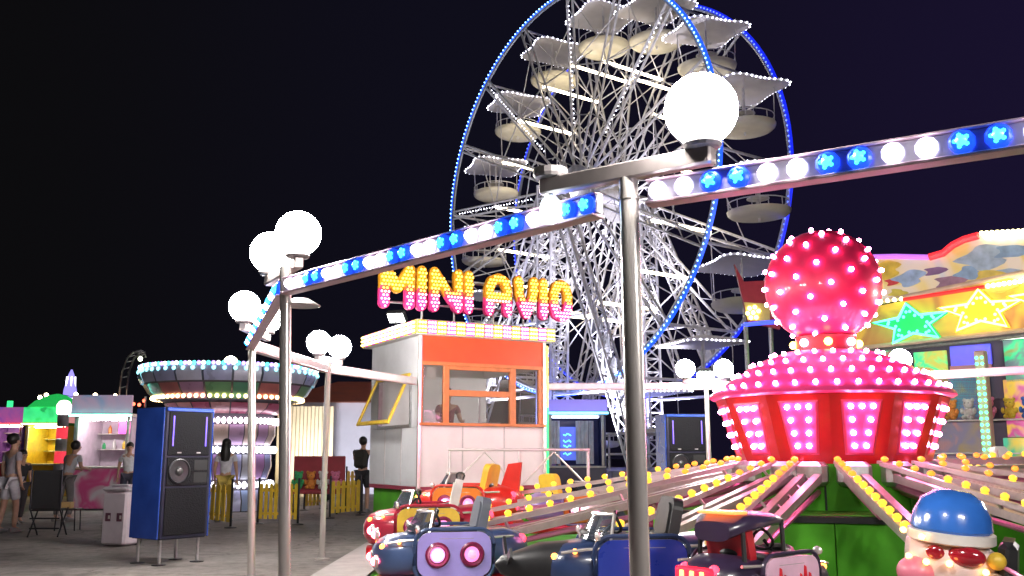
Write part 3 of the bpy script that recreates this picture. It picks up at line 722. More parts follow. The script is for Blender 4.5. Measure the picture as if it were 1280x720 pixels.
LBY, LBP = em('letter_bulb_yellow', (1, .74, .10), 2.2), em('letter_bulb_pink', (1, .42, .62), 2.6)
sc = (SL-2*SW)/(3.05+.27)
split = .43
for ch, x0, w in LAY:
    x0 = SW+x0*sc; w *= sc; segs = []
    for st in LET[ch]:
        for a_, c_ in zip(st, st[1:]): segs.append((Vector((x0+a_[0]*w, a_[1]*(LH-2*SW)+SW)), Vector((x0+c_[0]*w, c_[1]*(LH-2*SW)+SW))))
    bt, bp = MB(), MB(); zs = split*LH
    def piece(a_, c_, yo):
        # a capsule stroke cut at the colour line
        for lo, hi, tgt in ((-1, zs, bp), (zs, 9, bt)):
            d = c_-a_; 
            if abs(d.y) < 1e-6:
                if not (lo <= a_.y < hi): continue
                p, q = a_, c_
            else:
                f0 = (lo-a_.y)/d.y; f1 = (hi-a_.y)/d.y; f0, f1 = max(0, min(f0, f1)), min(1, max(f0, f1))
                if f1 <= f0: continue
                p, q = a_+d*f0, a_+d*f1
            dd = (q-p); dn = dd.normalized() if dd.length > 1e-6 else Vector((0, 1)); nn = Vector((-dn.y, dn.x)); poly = []
            for k in range(7): t = -PI/2+PI*k/6; poly.append(q+(dn*math.cos(t)-nn*math.sin(-t)*1.0)*SW if False else q+dn*math.cos(t)*SW+nn*math.sin(t)*SW)
            for k in range(7): t = PI/2+PI*k/6; poly.append(p+dn*math.cos(t)*SW+nn*math.sin(t)*SW)
            poly = [(v.x, v.y if tgt is bp else v.y) for v in poly]
            tgt.prism([(x, z+zb) for x, z in poly], -.03+yo, .05+yo)
    for j, (a_, c_) in enumerate(segs): piece(a_, c_, -.0022*j)
    lt = bt.build('letter', LYM, sign); lp = bp.build('foot', LPM, lt)
    # bulbs on a grid inside the strokes
    b1, b2 = MB(), MB(); st_ = .056; done = set()
    for r in range(int(LH/st_)+1):
        for c in range(-2, int((w+2*SW)/st_)+3):
            p = Vector((x0-SW+.03+c*st_+(st_/2 if r % 2 else 0)-st_, .03+r*st_))
            dm = 9
            for a_, c_ in segs:
                d = c_-a_; f = max(0, min(1, (p-a_).dot(d)/max(d.length_squared, 1e-9))); dm = min(dm, (p-(a_+d*f)).length)
            if dm < SW-.018: (b1 if p.y > zs else b2).ball((p.x, -.058, p.y+zb), .019, 7, 5)
    if b1.v: stuff(b1.build('letter_bulbs', LBY, lt, True))
    if b2.v: stuff(b2.build('foot_bulbs', LBP, lt, True))
b = MB()
for z in (zb+.12, zb+.52): b.tube((.03, .09, z), (SL-.03, .09, z), .018, n=6)
for x in (.75, 1.3, 2.0, 2.55): b.tube((x, .09, 0), (x, .09, zb+.6), .018, n=6)
b.build('support_frame', STEEL, sign)

# ================================================================== RIDE CARS
PINKB = em('car_lamp', (1, .75, .85), 16.0); ORB = em('car_orange_lamp', (1, .28, .04), 7.0); REDB = em('car_red_lamp', (1, .03, .06), 4.0)
MAROON = pm('maroon_ring', (.20, .01, .06), .35, coat=.3)
def rrect(w, h, r, n=5):
    p = []
    for cx, cz, a in ((w-r, h-r, 0), (-w+r, h-r, PI/2), (-w+r, -h+r, PI), (w-r, -h+r, 1.5*PI)):
        for i in range(n+1): t = a+PI/2*i/n; p.append((cx+r*math.cos(t), cz+r*math.sin(t)))
    return p
def ride_car(label, key, yaw, hull, panel, base, seat, wind=True, nose=None, roof=False, wing=None, marks=None, extra=None, loc=None, z=.63, fin=None, scale=1.0):
    p0 = loc or car_spot(key, 4.05, z)
    c = thing('ride_car', label, 'ride car', p0, yaw, 'mini plane ride cars')
    b = MB(); b.loft([(-.66, .10, -.06, .08), (-.60, .20, -.14, .15), (-.45, .27, -.20, .20), (-.15, .31, -.22, .17), (.12, .31, -.22, .17), (.36, .295, -.21, .16), (.50, .27, -.20, .14), (.58, .225, -.17, .10), (.62, .15, -.12, .05), (.635, .06, -.05, .0)], 24)
    h_ = b.build('hull', hull, c, True)
    b = MB(); b.loft([(-.62, .2, -.30, -.19), (-.5, .31, -.33, -.17), (0, .355, -.33, -.17), (.42, .29, -.33, -.17), (.60, .14, -.29, -.2)], 20, ex=4); b.build('bumper', base, c, True)
    # cockpit: coaming ring, dark well, seat
    b = MB(); ring = [(.06+.30*math.cos(2*PI*i/24)-.04, .22*math.sin(2*PI*i/24), .175+.025*math.cos(4*PI*i/24)) for i in range(24)]
    b.path(ring, .03, 8, closed=True); b.build('cockpit_rim', DARK, c, True)
    b = MB(); b.lathe([(.0005, .150), (.22, .152), (.265, .178)], 20, c=(.02, 0, 0), M=Matrix.Diagonal((1.12, .84, 1, 1))); b.build('cockpit_well', RUBBER, c)
    b = MB(); Mz = T(-.27, 0, .27)@Matrix.Rotation(math.radians(-12), 4, 'Y')@Matrix.Rotation(PI/2, 4, 'Z')
    b.prism(rrect(.19, .17, .08), -.035, .035, M=Mz); b.prism(rrect(.15, .13, .06), -.05, -.034, M=Mz); b.build('seat_back', seat, c)
    b = MB(); b.bbox((-.12, 0, .165), (.26, .34, .05), .02); b.build('seat_cushion', seat, c)
    b = MB(); b.path([(.10+.02*math.sin(t*2), .09*math.cos(t), .27+.07*math.sin(t)) for t in [2*PI*i/14 for i in range(14)]], .012, 6, closed=True); b.tube((.12, 0, .26), (.22, 0, .17), .014, n=6); b.build('steering_wheel', DARK, c)
    if wind:
        b = MB(); k = 9; vs = []
        for i in range(k):
            t = -1.1+2.2*i/(k-1)
            for zz, rr in ((.165, .30), (.33, .20)): vs.append((.06+rr*math.cos(t), .25*math.sin(t)*rr/.26, zz))
        b.add(vs, [(2*i, 2*i+2, 2*i+3, 2*i+1) for i in range(k-1)]); b.build('windshield', SMOKE, c, True)
        b = MB(); b.path([vs[2*i+1] for i in range(k)], .012, 6); b.path([vs[0], vs[1]], .012, 6); b.path([vs[-2], vs[-1]], .012, 6); b.build('windshield_frame', CHROME, c)
    for s in (-1, 1):
        b = MB(); b.prism(rrect(.30, .175, .1), s*.305, s*.335); MB_ = b
        pn = b.build('side_panel', panel, c)
        b = MB(); op = rrect(.325, .2, .12); 
        b.path([(x, s*.322, z_) for x, z_ in op], .016, 6, closed=True); b.build('panel_trim', hull, pn, True)
        for x in (-.14, .14):
            if marks == 'none': continue
            if marks:
                b = MB()
                for q in range(3): xx = x-.06+q*.05; b.prism([(xx-.035, -.12), (xx+.035, -.12), (xx+.012, .10-.05*(q != 1)), (xx-.008, .11-.05*(q != 1))], s*.336, s*(.340+.002*q))
                b.build('flame_mark', marks, pn)
            else:
                Mx = T(x, s*.335, 0)@Matrix.Rotation(-s*PI/2, 4, 'X')
                b = MB(); b.lathe([(.098, 0), (.10, .018), (.085, .028), (.07, .02), (.068, .0)], 20); r_ = link('headlight', b.mesh('headlight_ring', MAROON, True), pn, Mx)
                b = MB(); b.lathe([(.062, .0), (.058, .018)], 16, mi=1); b.lathe([(.038, .018), (.034, .034), (.018, .045), (.0005, .048)], 14); link('lamp', b.mesh('headlight_lamp', [PINKB if (x > 0) == (s > 0) else em('car_lamp_dim', (.8, .4, .6), .6), em('lamp_pink_dish', (1, .25, .6), .8)], True), r_)
    if nose == 'cone':
        b = MB(); b.loft([(.42, .23, -.17, .15), (.62, .20, -.16, .14), (.78, .13, -.12, .09), (.90, .07, -.07, .05), (.94, .02, -.02, .01)], 20); b.build('nose_cone', DARK, c, True)
        b = MB()
        for q in range(3):
            t = 2*PI*q/3+.4; b.box((.86, .13*math.cos(t), .13*math.sin(t)), (.02, .06, .22), R=Matrix.Rotation(t-PI/2, 3, 'X'))
        b.build('propeller', DARK, c)
    for s in (-1, 1):
        for q, r in (((.565, s*.19, .06), .024), ((.44, s*.26, .10), .018)): b = MB(); b.ball(q, r, 8, 6); b.build('marker_lamp', ORB, c)
        for q, r in (((-.60, s*.13, .10), .04), ((-.63, s*.10, -.04), .03)): b = MB(); b.ball(q, r, 10, 8); b.build('tail_lamp', REDB, c)
        b = MB(); b.path([(-.5, s*.285, .135), (-.15, s*.325, .125), (.12, s*.325, .125), (.38, s*.305, .115), (.53, s*.25, .09)], .011, 6); b.build('chrome_strip', CHROME, c, True)
        b = MB(); b.ball((.30, s*.33, .20), .04, 10, 6, 0, (.5, 1, .8)); b.tube((.30, s*.27, .14), (.30, s*.325, .2), .01, n=5); b.build('mirror', CHROME, c, True)
    for i_ in range(5): b = MB(); b.bbox((.632-.006*abs(i_-2), (i_-2)*.045, -.04), (.02, .02, .11-.012*abs(i_-2)), .006); b.build('grille_bar', CHROME, c)
    b = MB(); b.bbox((.40, 0, .158), (.16, .34, .012), .005, M=Matrix.Rotation(math.radians(5), 4, 'Y')); b.build('hood_panel', STEEL, c)
    pass
    if fin: b = MB(); b.prism([(-.62, .1), (-.40, .16), (-.50, .44), (-.66, .46)], -.022, .022); b.build('tail_fin', fin, c)
    if roof:
        b = MB(); b.loft([(-.46, .16, .28, .42), (-.34, .24, .33, .47), (-.05, .25, .37, .48), (.12, .18, .37, .45)], 18, ex=3); b.build('roof', roof, c, True)
        for x in (-.36, .08):
            for s in (-1, 1): b = MB(); b.tube((x, s*.2, .14), (x, s*.19, .42), .018, n=6); b.build('roof_post', DARK, c)
        b = MB(); b.bbox((-.34, 0, .478), (.16, .34, .022), .008); b.build('roof_light', em('roof_orange', (1, .2, .05), 2.0), c)
    if wing:
        b = MB()
        for s in (-1, 1): b.prism([(-.12, -.02), (.14, -.02), (.06, .02), (-.10, .02)], s*.30, s*.52) if s > 0 else b.prism([(-.12, -.02), (.14, -.02), (.06, .02), (-.10, .02)], -.52, -.30)
        b.build('wing', wing, c)
    if extra: extra(c)
    c.scale = (scale,)*3
    return c
REDHOT = em('nose_red_lamp', (1, .08, .12), 14.0)
def tail_panel(c):
    b = MB(); b.bbox((-.655, 0, .02), (.05, .34, .2), .02); tp_ = b.build('tail_panel', em('tail_red', (1, .02, .05), 1.2), c)
    for y in (-.09, 0.0, .09): b = MB(); b.bbox((-.684, y, .02), (.012, .035, .15), .004); b.build('tail_bar', em('tail_amber', (1, .6, .1), 4), tp_)
def nose_reds(c):
    for y in (-.2, .2):
        for z in (.16, -.05): b = MB(); b.lathe([(.05, 0), (.05, .02), (.042, .03)], 14, mi=1); b.ball((0, 0, .025), .036, 10, 6); link('nose_lamp', b.mesh('nose_lamp', [REDHOT, CHROME], True), c, T(.60, y, z)@Matrix.Rotation(PI/2, 4, 'Y'))
LAVP = pm('lavender_panel', (.42, .34, .82), .35, coat=.4); ROSEP = pm('rose_panel', (.78, .5, .66), .4); BLUEC = pm('car_blue', (.02, .05, .42), .28, coat=.6)
TEALG = pm('teal_paint', (.03, .22, .24), .35); REDSEAT = pm('red_vinyl', (.5, .02, .03), .4); YELSEAT = pm('yellow_vinyl', (.75, .48, .04), .4); WHVIN = pm('white_vinyl', (.66, .62, .58), .45)
DKPURP = pm('dark_purple_hull', (.035, .022, .055), .3, coat=.5); REDHULL = pm('red_hull', (.62, .03, .02), .3, coat=.5); ORHULL = pm('orange_hull', (.75, .20, .03), .3, coat=.5)
ride_car('steel blue ride car with lavender side panel and two ringed headlamps', 'a', math.radians(193), STEELBL, LAVP, RED, pm('grey_vinyl', (.12, .13, .16), .5), fin=None, nose=None, wing=None, z=.52, extra=nose_reds)
ride_car('navy plane car with blunt black nose cone and propeller', 'b', math.radians(187), NAVY, BLUEC, NAVY, DARK, nose='cone', marks='none', loc=Vector((.82, 6.85, .58)))
ride_car('dark purple ride car with rose panels bearing red flame marks and a small roof', 'c', math.radians(38), DKPURP, ROSEP, DKPURP, REDSEAT, marks=pm('flame_red', (.75, .01, .03), .4), roof=DKPURP, wind=False, loc=Vector((1.52, 6.22, .55)), extra=tail_panel, scale=.86)
ride_car('red and orange ride car with yellow seat, parked before the booth', 'e', math.radians(160), REDHULL, ORHULL, RED, YELSEAT, fin=REDHULL)
ride_car('red ride car with white seat back and yellow side panels', 'f', math.radians(185), pm('crimson_hull', (.40, .02, .05), .3, coat=.5), YEL, RED, WHVIN)
ride_car('maroon ride car with orange panels on the far side of the stage', 'o', math.radians(20), pm('maroon_hull', (.20, .02, .03), .3, coat=.5), ORHULL, MAROON, DARK, fin=MAROON)
ride_car('lavender and orange ride car behind the metal rail', 'p', math.radians(35), pm('violet_hull', (.28, .2, .5), .3, coat=.5), ORHULL, RED, YELSEAT)
ride_car('teal ride car with yellow panels behind the hub', 'n', math.radians(0), TEALG, YEL, RED, REDSEAT)
ride_car('green ride car with white panels behind the hub drum', 'm', math.radians(-25), pm('green_hull', (.04, .3, .08), .3, coat=.5), WHVIN, NAVY, YELSEAT)
ride_car('raised blue ride car with yellow panels beyond the pink tipped arms', 'l', math.radians(-50), BLUEC, YEL, RED, WHVIN)
# the helmeted head car
def head_car():
    p0 = car_spot('d', 4.05, .69); p0.x -= .10
    c = thing('ride_car', 'ride car shaped as a pilot head in blue helmet, white band and beige collar', 'ride car', p0, math.radians(12), 'mini plane ride cars')
    FACE = pm('pinkish_white', (.72, .56, .54), .38, coat=.3); BEI = pm('beige_gloss', (.50, .42, .36), .3, coat=.5)
    b = MB(); b.lathe([(.0005, .42), (.10, .41), (.17, .36), (.212, .28), (.225, .20), (.215, .185)], 32, M=Matrix.Diagonal((1.0, 1, 1, 1))); b.build('helmet', pm('helmet_blue', (.03, .14, .52), .22, coat=.7), c, True)
    b = MB(); b.lathe([(.215, .185), (.238, .18), (.240, .13), (.225, .12)], 32); b.build('helmet_band', WHVIN, c, True)
    b = MB(); b.loft([(-.24, .08, -.10, .12), (-.20, .17, -.16, .15), (0, .23, -.20, .16), (.16, .19, -.18, .13), (.24, .10, -.10, .08)], 24); b.build('face', FACE, c, True)
    b = MB(); b.ball((-.16, -.17, -.06), .11, 18, 12, 0, (1, .9, .85)); b.build('muzzle', pm('rose_muzzle', (.75, .20, .28), .35, coat=.3), c, True)
    b = MB(); b.ball((.10, -.19, .07), .085, 16, 10, 0, (1.2, .55, .7)); b.build('goggle', pm('dark_red_visor', (.28, .01, .02), .15, coat=.8), c, True)
    b = MB(); b.ball((-.06, -.215, .075), .05, 14, 8, 0, (1, .4, .8)); b.build('goggle', pm('dark_red_visor', (.28, .01, .02)), c, True)
    for x, z in ((-.24, .17), (-.13, .155), (-.20, .03), (-.10, .02), (.02, .03), (.20, .0)):
        b = MB(); y = -math.sqrt(max(.01, .062-x*x*.75)); b.ball((x, y-.015, z), .019, 10, 6); b.build('lamp', em('amber_lamp', (1, .5, .12), 6), c)
    b = MB(); b.loft([(-.14, .2, -.47, -.26), (.02, .30, -.50, -.08), (.22, .34, -.50, .0), (.46, .30, -.48, -.04), (.62, .15, -.42, -.14), (.67, .05, -.36, -.24)], 24); b.build('hull', BEI, c, True)
    b = MB(); b.path([(-.17, -.22, -.26), (-.05, -.29, -.18), (.08, -.32, -.08), (.22, -.30, -.02), (.34, -.24, .0)], .016, 6); b.build('strap', RUBBER, c, True)
    b = MB(); b.bbox((.30, .02, .05), (.1, .3, .24), .04); b.build('seat_back', DARK, c)
    b = MB(); b.path([(.24, -.1, .05), (.34, -.14, .01), (.46, -.1, -.06)], .014, 6); b.ball((.25, -.13, .06), .05, 12, 8, mi=1); b.build('ear_cup', [pm('pink_lit_metal', (.62, .2, .36)), YEL], c, True)
head_car()
[o for o in COL.objects if o.name.startswith('ride_car')][-1].rotation_euler = (.04, .10, math.radians(-30))

# tubular queue rail before the booth
r0, r1 = at(562, 562, 13.0), at(735, 562, 13.3); rl = (r1-r0).length
qr = thing('queue_rail', 'pale tubular queue rail with crossed braces in front of the ticket booth', 'railing', (r0.x, r0.y, 0), math.atan2(r1.y-r0.y, r1.x-r0.x))
zt = r0.z; b = MB(); b.tube((-.02, 0, zt), (rl+.02, 0, zt), .022, n=8)
RAILM = pm('pale_rail', (.62, .56, .55), .35, .4)
b.build('top_rail', RAILM, qr)
for x in (0, rl*.5, rl): b = MB(); b.tube((x, 0, 0), (x, 0, zt-.02), .022, n=8); b.build('upright', RAILM, qr)
for k in range(2):
    xa = rl*.5*k; xm = xa+rl*.25
    for xe in (xa+.02, xa+rl*.5-.02): b = MB(); b.tube((xm, .0, zt-.03), (xe, .0, zt-.48), .013, n=6); b.build('brace', RAILM, qr)

# ================================================================== PEOPLE
def skin_mesh(verts, edges, rad, root=0, sub=1):
    me = bpy.data.meshes.new('tmp'); me.from_pydata(verts, edges, []); o = bpy.data.objects.new('tmp', me); COL.objects.link(o)
    m = o.modifiers.new('s', 'SKIN'); m.use_smooth_shade = True; m.branch_smoothing = .6
    for i, r in enumerate(rad): me.skin_vertices[0].data[i].radius = r if isinstance(r, tuple) else (r, r)
    me.skin_vertices[0].data[root].use_root = True
    q = o.modifiers.new('d', 'SUBSURF'); q.levels = sub; q.render_levels = sub
    dg = bpy.context.evaluated_depsgraph_get(); out = bpy.data.meshes.new_from_object(o.evaluated_get(dg))
    bpy.data.objects.remove(o); out.materials.clear(); return out
class Sk:
    def __init__(s): s.v = []; s.e = []; s.r = []
    def p(s, co, r, prev=None):
        s.v.append(tuple(co)); s.r.append(r); i = len(s.v)-1
        if prev is not None: s.e.append((prev, i))
        return i
    def mesh(s, mat, sub=1):
        m = skin_mesh(s.v, s.e, s.r, 0, sub); m.materials.append(mat); return m
def person(label, loc, face, H=1.68, shirt=(.5, .5, .5), legs=(.1, .1, .14), long_legs=True, hair_long=False, hair=HAIR, arms=(('down',), ('down',)), lean=0.0, sit=False, bag=None, sleeves=True, group=None, phone=False):
    """figure facing local -Y; face = heading angle; arms: 'down', 'up', 'fwd', 'hip'"""
    k = H/1.70; c = thing('person', label, 'person', loc, face, group)
    SHm = pm('cloth_%.2f_%.2f_%.2f' % shirt, shirt, .85, 0, .15, 14, .15); LGm = pm('cloth_%.2f_%.2f_%.2f' % legs, legs, .85, 0, .15, 14, .15)
    def V(x, y, z): 
        if z > .92 and lean: d = z-.92; y -= d*math.sin(lean); z = .92+d*math.cos(lean)
        return Vector((x*k, y*k, z*k))
    hipz = .92 if not sit else .50
    dz = 0 if not sit else -.42
    def U(x, y, z): v = V(x, y, z); v.z += dz*k; return v
    S_ = Sk(); C_ = Sk(); L_ = Sk()
    pel = S_.p(U(0, 0, .94), (.13*k, .10*k)); wa = S_.p(U(0, 0, 1.10), (.115*k, .085*k), pel); ch = S_.p(U(0, 0, 1.30), (.14*k, .10*k), wa); ne = S_.p(U(0, .0, 1.44), .055*k, ch)
    n2 = S_.p(U(0, -.01, 1.50), .052*k, ne); hd = S_.p(U(0, -.02, 1.57), (.086*k, .095*k), n2); ht = S_.p(U(0, -.01, 1.65), (.08*k, .092*k), hd)
    cp = C_.p(U(0, 0, .90), (.145*k, .115*k)); cw = C_.p(U(0, 0, 1.10), (.132*k, .10*k), cp); cc = C_.p(U(0, 0, 1.30), (.155*k, .115*k), cw); cn = C_.p(U(0, 0, 1.42), (.075*k, .07*k), cc)
    lp = L_.p(U(0, 0, .93), (.145*k, .12*k))
    shoes = []
    for s in (-1, 1):
        if sit: hip, kn, an = U(.09*s, 0, .93), Vector((.11*s*k, -.42*k, .50*k)), Vector((.11*s*k, -.40*k, .09*k))
        else:
            st = .05*s; hip, kn, an = U(.09*s, 0, .88), Vector((.10*s*k, (-.02+st)*k, .49*k)), Vector((.105*s*k, (.02+st*1.6)*k, .09*k))
        a_ = S_.p(hip, .085*k, pel); b_ = S_.p(hip.lerp(kn, .5), .074*k, a_); c_ = S_.p(kn, .056*k, b_); d_ = S_.p(kn.lerp(an, .35), .056*k, c_); e_ = S_.p(an, .036*k, d_); S_.p(an+Vector((0, -.1*k, -.04*k)), .035*k, e_)
        a_ = L_.p(hip, .10*k, lp); b_ = L_.p(hip.lerp(kn, .6), .088*k, a_)
        if long_legs: c_ = L_.p(kn, .072*k, b_); L_.p(an+Vector((0, 0, .03*k)), .056*k, c_)
        else: L_.p(hip.lerp(kn, .85), .086*k, b_)
        shoes.append(an)
        mode = arms[0 if s < 0 else 1][0]
        sh = U(.17*s, 0, 1.39)
        if mode == 'down': el, wr = U(.23*s, .03, 1.12), U(.24*s, -.04, .88)
        elif mode == 'up': el, wr = U(.25*s, -.12, 1.20), U(.14*s, -.30, 1.46)
        elif mode == 'fwd': el, wr = U(.22*s, -.10, 1.14), U(.16*s, -.36, 1.10)
        else: el, wr = U(.30*s, .05, 1.16), U(.17*s, -.05, 1.02)
        a_ = S_.p(sh, .055*k, ch); b_ = S_.p(sh.lerp(el, .5), .048*k, a_); c_ = S_.p(el, .04*k, b_); d_ = S_.p(wr, .026*k, c_)
        dr = (wr-el).normalized(); pa = S_.p(wr+dr*.07*k, (.034*k, .02*k), d_)
        sd = dr.cross(Vector((0, 1, .3))).normalized()
        for q in range(4):
            f0 = wr+dr*.09*k+sd*(q-1.5)*.019*k; f1 = S_.p(f0+dr*.03*k, .009*k, pa); S_.p(f0+dr*(.06+.008*(1-abs(q-1.5)))*k+Vector((0, -.012*k, 0)), .008*k, f1)
        t1 = S_.p(wr+dr*.05*k+sd*.045*k*-s, .010*k, pa); S_.p(wr+dr*.085*k+sd*.055*k*-s, .009*k, t1)
        if sleeves:
            a_ = C_.p(sh, .07*k, cc); C_.p(sh.lerp(el, .62), .062*k, a_)
        if mode == 'up' and phone:
            b = MB(); b.bbox(wr+dr*.12*k, (.075, .012, .15), .005); b.build('phone', DARK, c); phone = False
    link('body', S_.mesh(SKIN), c); link('top_garment', C_.mesh(SHm), c); link('trousers' if long_legs else 'shorts', L_.mesh(LGm), c)
    hc = U(0, -.01, 1.60)
    b = MB()
    b.ball(hc+Vector((0, .015*k, .028*k)), .112*k, 18, 12, 0, (.86, .98, .95))
    if hair_long: b.loft([(0, 0, 0, 0)], 4) if False else b.lathe([(.02*k, -.36*k), (.085*k, -.34*k), (.11*k, -.2*k), (.10*k, -.02*k), (.06*k, .04*k)], 14, c=hc+Vector((0, .055*k, 0)), M=None)
    # keep the face free: hair volume is pushed back
    link('hair', b.mesh('hair', hair, True), c, T(0, .022*k, .006*k))
    for s in (-1, 1):
        b = MB(); b.ball(hc+Vector((.034*s*k, -.088*k, -.005*k)), .011*k, 8, 6); b.build('eye', HAIR, c)
        b = MB(); b.ball(hc+Vector((.082*s*k, .0, -.01*k)), .024*k, 8, 6, 0, (.4, .7, 1.1)); b.build('ear', SKIN, c)
    b = MB(); b.ball(hc+Vector((0, -.102*k, -.03*k)), .017*k, 8, 6, 0, (.8, 1, 1.2)); b.build('nose', SKIN, c, True)
    b = MB(); b.ball(hc+Vector((0, -.085*k, -.065*k)), .02*k, 8, 6, 0, (1.2, .4, .35)); b.build('mouth', pm('lips', (.35, .10, .09), .5), c, True)
    for an in shoes:
        b = MB(); b.loft([(-.075*k, .038*k, 0.004, .09*k), (.0, .045*k, .004, .10*k), (.10*k, .047*k, .004, .07*k), (.17*k, .03*k, .004, .045*k)], 12, M=T(an.x, an.y, 0)@Matrix.Rotation(-PI/2, 4, 'Z')); b.build('shoe', pm('shoe', (.25, .24, .24), .6), c, True)
    if bag:
        b = MB(); b.bbox(U(0, .17, 1.22), (.30*k, .15*k, .42*k), .05); b.bbox(U(0, .25, 1.15), (.22*k, .05*k, .2*k), .02); b.build('backpack', pm('bag_cloth', bag, .8), c)
    return c
person('dark clothed person with a backpack facing the white booth wall, phone raised', onz(452, 641, 0), math.radians(170), 1.72, (.02, .02, .022), (.03, .03, .035), False, arms=(('up',), ('up',)), bag=(.035, .033, .03), phone=True)
person('long dark haired person in pale top seen from behind by the carousel fence', onz(279, 652, 0), math.radians(178), 1.62, (.62, .60, .66), (.62, .45, .10), True, True)
person('person in grey tee and pale shorts walking past the black chair', onz(8, 666, 0), math.radians(150), 1.66, (.36, .32, .36), (.58, .55, .60), False, False)
person('small person in black standing between the walkers and yellow stall', onz(22, 655, 0), math.radians(60), 1.40, (.03, .03, .035), (.05, .045, .05), True)
person('person in grey shirt leaning to the lit kiosk counter', onz(78, 652, 0), math.radians(160), 1.62, (.46, .46, .48), (.16, .15, .15), True, arms=(('fwd',), ('fwd',)), lean=.35)
person('person in white shirt behind the white waste bin', onz(157, 640, 0), math.radians(20), 1.60, (.66, .66, .68), (.05, .05, .08), True)
person('vendor in black shirt behind the pink kiosk counter', onz(127, 622, 0), 0.0, 1.60, (.02, .02, .025), (.05, .05, .06), True, arms=(('fwd',), ('fwd',)))
person('person in lilac top waiting beyond the queue rail', onz(690, 634, 0), math.radians(200), 1.62, (.35, .22, .55), (.10, .10, .12), True)
pb = MW[booth.name]@Vector((.95, 1.1, Z0)); person('cashier in maroon shirt standing inside the ticket booth', pb, BRZ-.1, 1.50, (.30, .10, .12), (.06, .06, .07), True, arms=(('fwd',), ('fwd',)))

# ================================================================== SPEAKER TOWERS
GRILLE = pm('speaker_grille', (.008, .008, .010), .75, 0, .3, 60, .4, spec=.15)
def speaker(label, base, rz, w=.75, d=.6, z0=.30, h=1.60):
    c = thing('speaker_tower', label, 'speaker', base, rz, 'speaker towers')
    def bb(name, x0, x1, y0, y1, za, zb, m, par=None, bev=.006):
        q = MB(); q.bbox(((x0+x1)/2, (y0+y1)/2, (za+zb)/2), (x1-x0, y1-y0, zb-za), bev); return q.build(name, m, par or c)
    cab = bb('cabinet', -w/2, w/2, -d/2, d/2, z0, z0+h, pm('speaker_shell', (.012, .013, .03), .45, 0, .2, 6, spec=.3), bev=.02)
    for s in (-1, 1): bb('side_panel', *(sorted((s*w/2, s*(w/2+.018)))), -d/2+.01, d/2-.01, z0+.01, z0+h-.01, BLUEP)
    yf = -d/2-.012
    bb('top_grille', -w/2+.05, w/2-.05, yf, -d/2, z0+h*.63, z0+h-.06, GRILLE)
    bb('top_trim', -w/2+.01, w/2-.01, yf-.01, -d/2, z0+h-.055, z0+h-.01, BLUEP)
    for s in (-1, 1): bb('led_bar', s*w*.34-.01, s*w*.34+.01, yf-.006, yf-.0005, z0+h*.70, z0+h*.93, em('led_violet', (.18, .12, 1), .5))
    for s in (-1, 1): bb('badge', s*w*.2-.03, s*w*.2+.03, yf-.004, yf-.0005, z0+h*.645, z0+h*.655, STEEL, bev=.001)
    bb('mid_baffle', -w/2+.05, w/2-.05, yf, -d/2, z0+h*.40, z0+h*.615, GRILLE)
    cx, cz = -w*.18, z0+h*.51
    M_ = T(cx, yf, cz)@Matrix.Rotation(PI/2, 4, 'X')
    q = MB(); q.lathe([(.15, -.001), (.155, .012), (.14, .018), (.13, .004), (.06, -.0), (.055, .004)], 28); wf = link('woofer', q.mesh('woofer', pm('cone', (.018, .018, .022), .35, .2), True), c, M_)
    q = MB(); q.ball((0, 0, .004), .05, 16, 8, 0, (1, 1, .6)); link('dust_cap', q.mesh('dust_cap', pm('cap_silver', (.10, .10, .10), .3, .6), True), wf)
    for za in (.42, .515): bb('port', w*.12, w*.40, yf-.004, yf-.0005, z0+h*za, z0+h*(za+.08), RUBBER)
    bb('bottom_grille', -w/2+.05, w/2-.05, yf, -d/2, z0+.05, z0+h*.385, GRILLE)
    for x in (-w/2+.08, w/2-.08):
        for y in (-d/2+.08, d/2-.08):
            q = MB(); q.tube((x, y, .015), (x, y, z0+.01), .022, n=10); lg = q.build('leg', STEEL, c)
            q = MB(); q.lathe([(.085, 0), (.085, .012), (.03, .02)], 16, c=(x, y, 0)); q.build('foot_plate', BLACKMET, lg)
    return c
sp = onz(209, 703, 0)
speaker('tall dark speaker tower on legs with blue glossy side, beside the white bin', sp, math.radians(54), w=.70)
speaker('blue sided speaker tower standing beyond the sweep arms near the hub', Vector(((850-640)/1200*17.0, 17.0, 0)), math.radians(8), h=1.72)

# ================================================================== bin, chair, table
q = onz(150, 682, 0)
bn = thing('waste_bin', 'white square waste bin with dark printed squares, behind the speaker', 'bin', q, math.radians(-14))
b = MB(); b.bbox((0, 0, .40), (.40, .40, .76), .03); b.build('body', pm('bin_white', (.66, .60, .64), .45, 0, .06, 5, dirt=.25), bn)
b = MB(); b.bbox((0, 0, .82), (.44, .44, .07), .03); b.bbox((0, .02, .87), (.3, .26, .03), .014); b.build('lid', pm('bin_lid', (.6, .56, .6), .4), bn)
for x in (-.09, .1): b = MB(); b.bbox((x, -.202, .42), (.09, .006, .12), .002); b.bbox((x+.02, -.206, .42), (.03, .006, .05), .001, mi=1); b.build('printed_square', [pm('print_maroon', (.14, .05, .08), .5), WHVIN], bn)
for s in (-1, 1): b = MB(); b.tube((s*.15-.03, .2, .05), (s*.15+.03, .2, .05), .05, n=14); b.build('wheel', RUBBER, bn)
q = onz(53, 672, 0)
chn = thing('folding_chair', 'black folding chair seen from behind near the lit kiosk', 'chair', q, math.radians(8))
b = MB(); b.bbox((0, .02, .76), (.44, .03, .62), .01); b.build('backrest', pm('chair_cloth', (.014, .014, .016), .8), chn)
b = MB(); b.bbox((0, .25, .43), (.44, .42, .03), .01); b.build('seat', pm('chair_cloth', (.014, .014, .016), .8), chn)
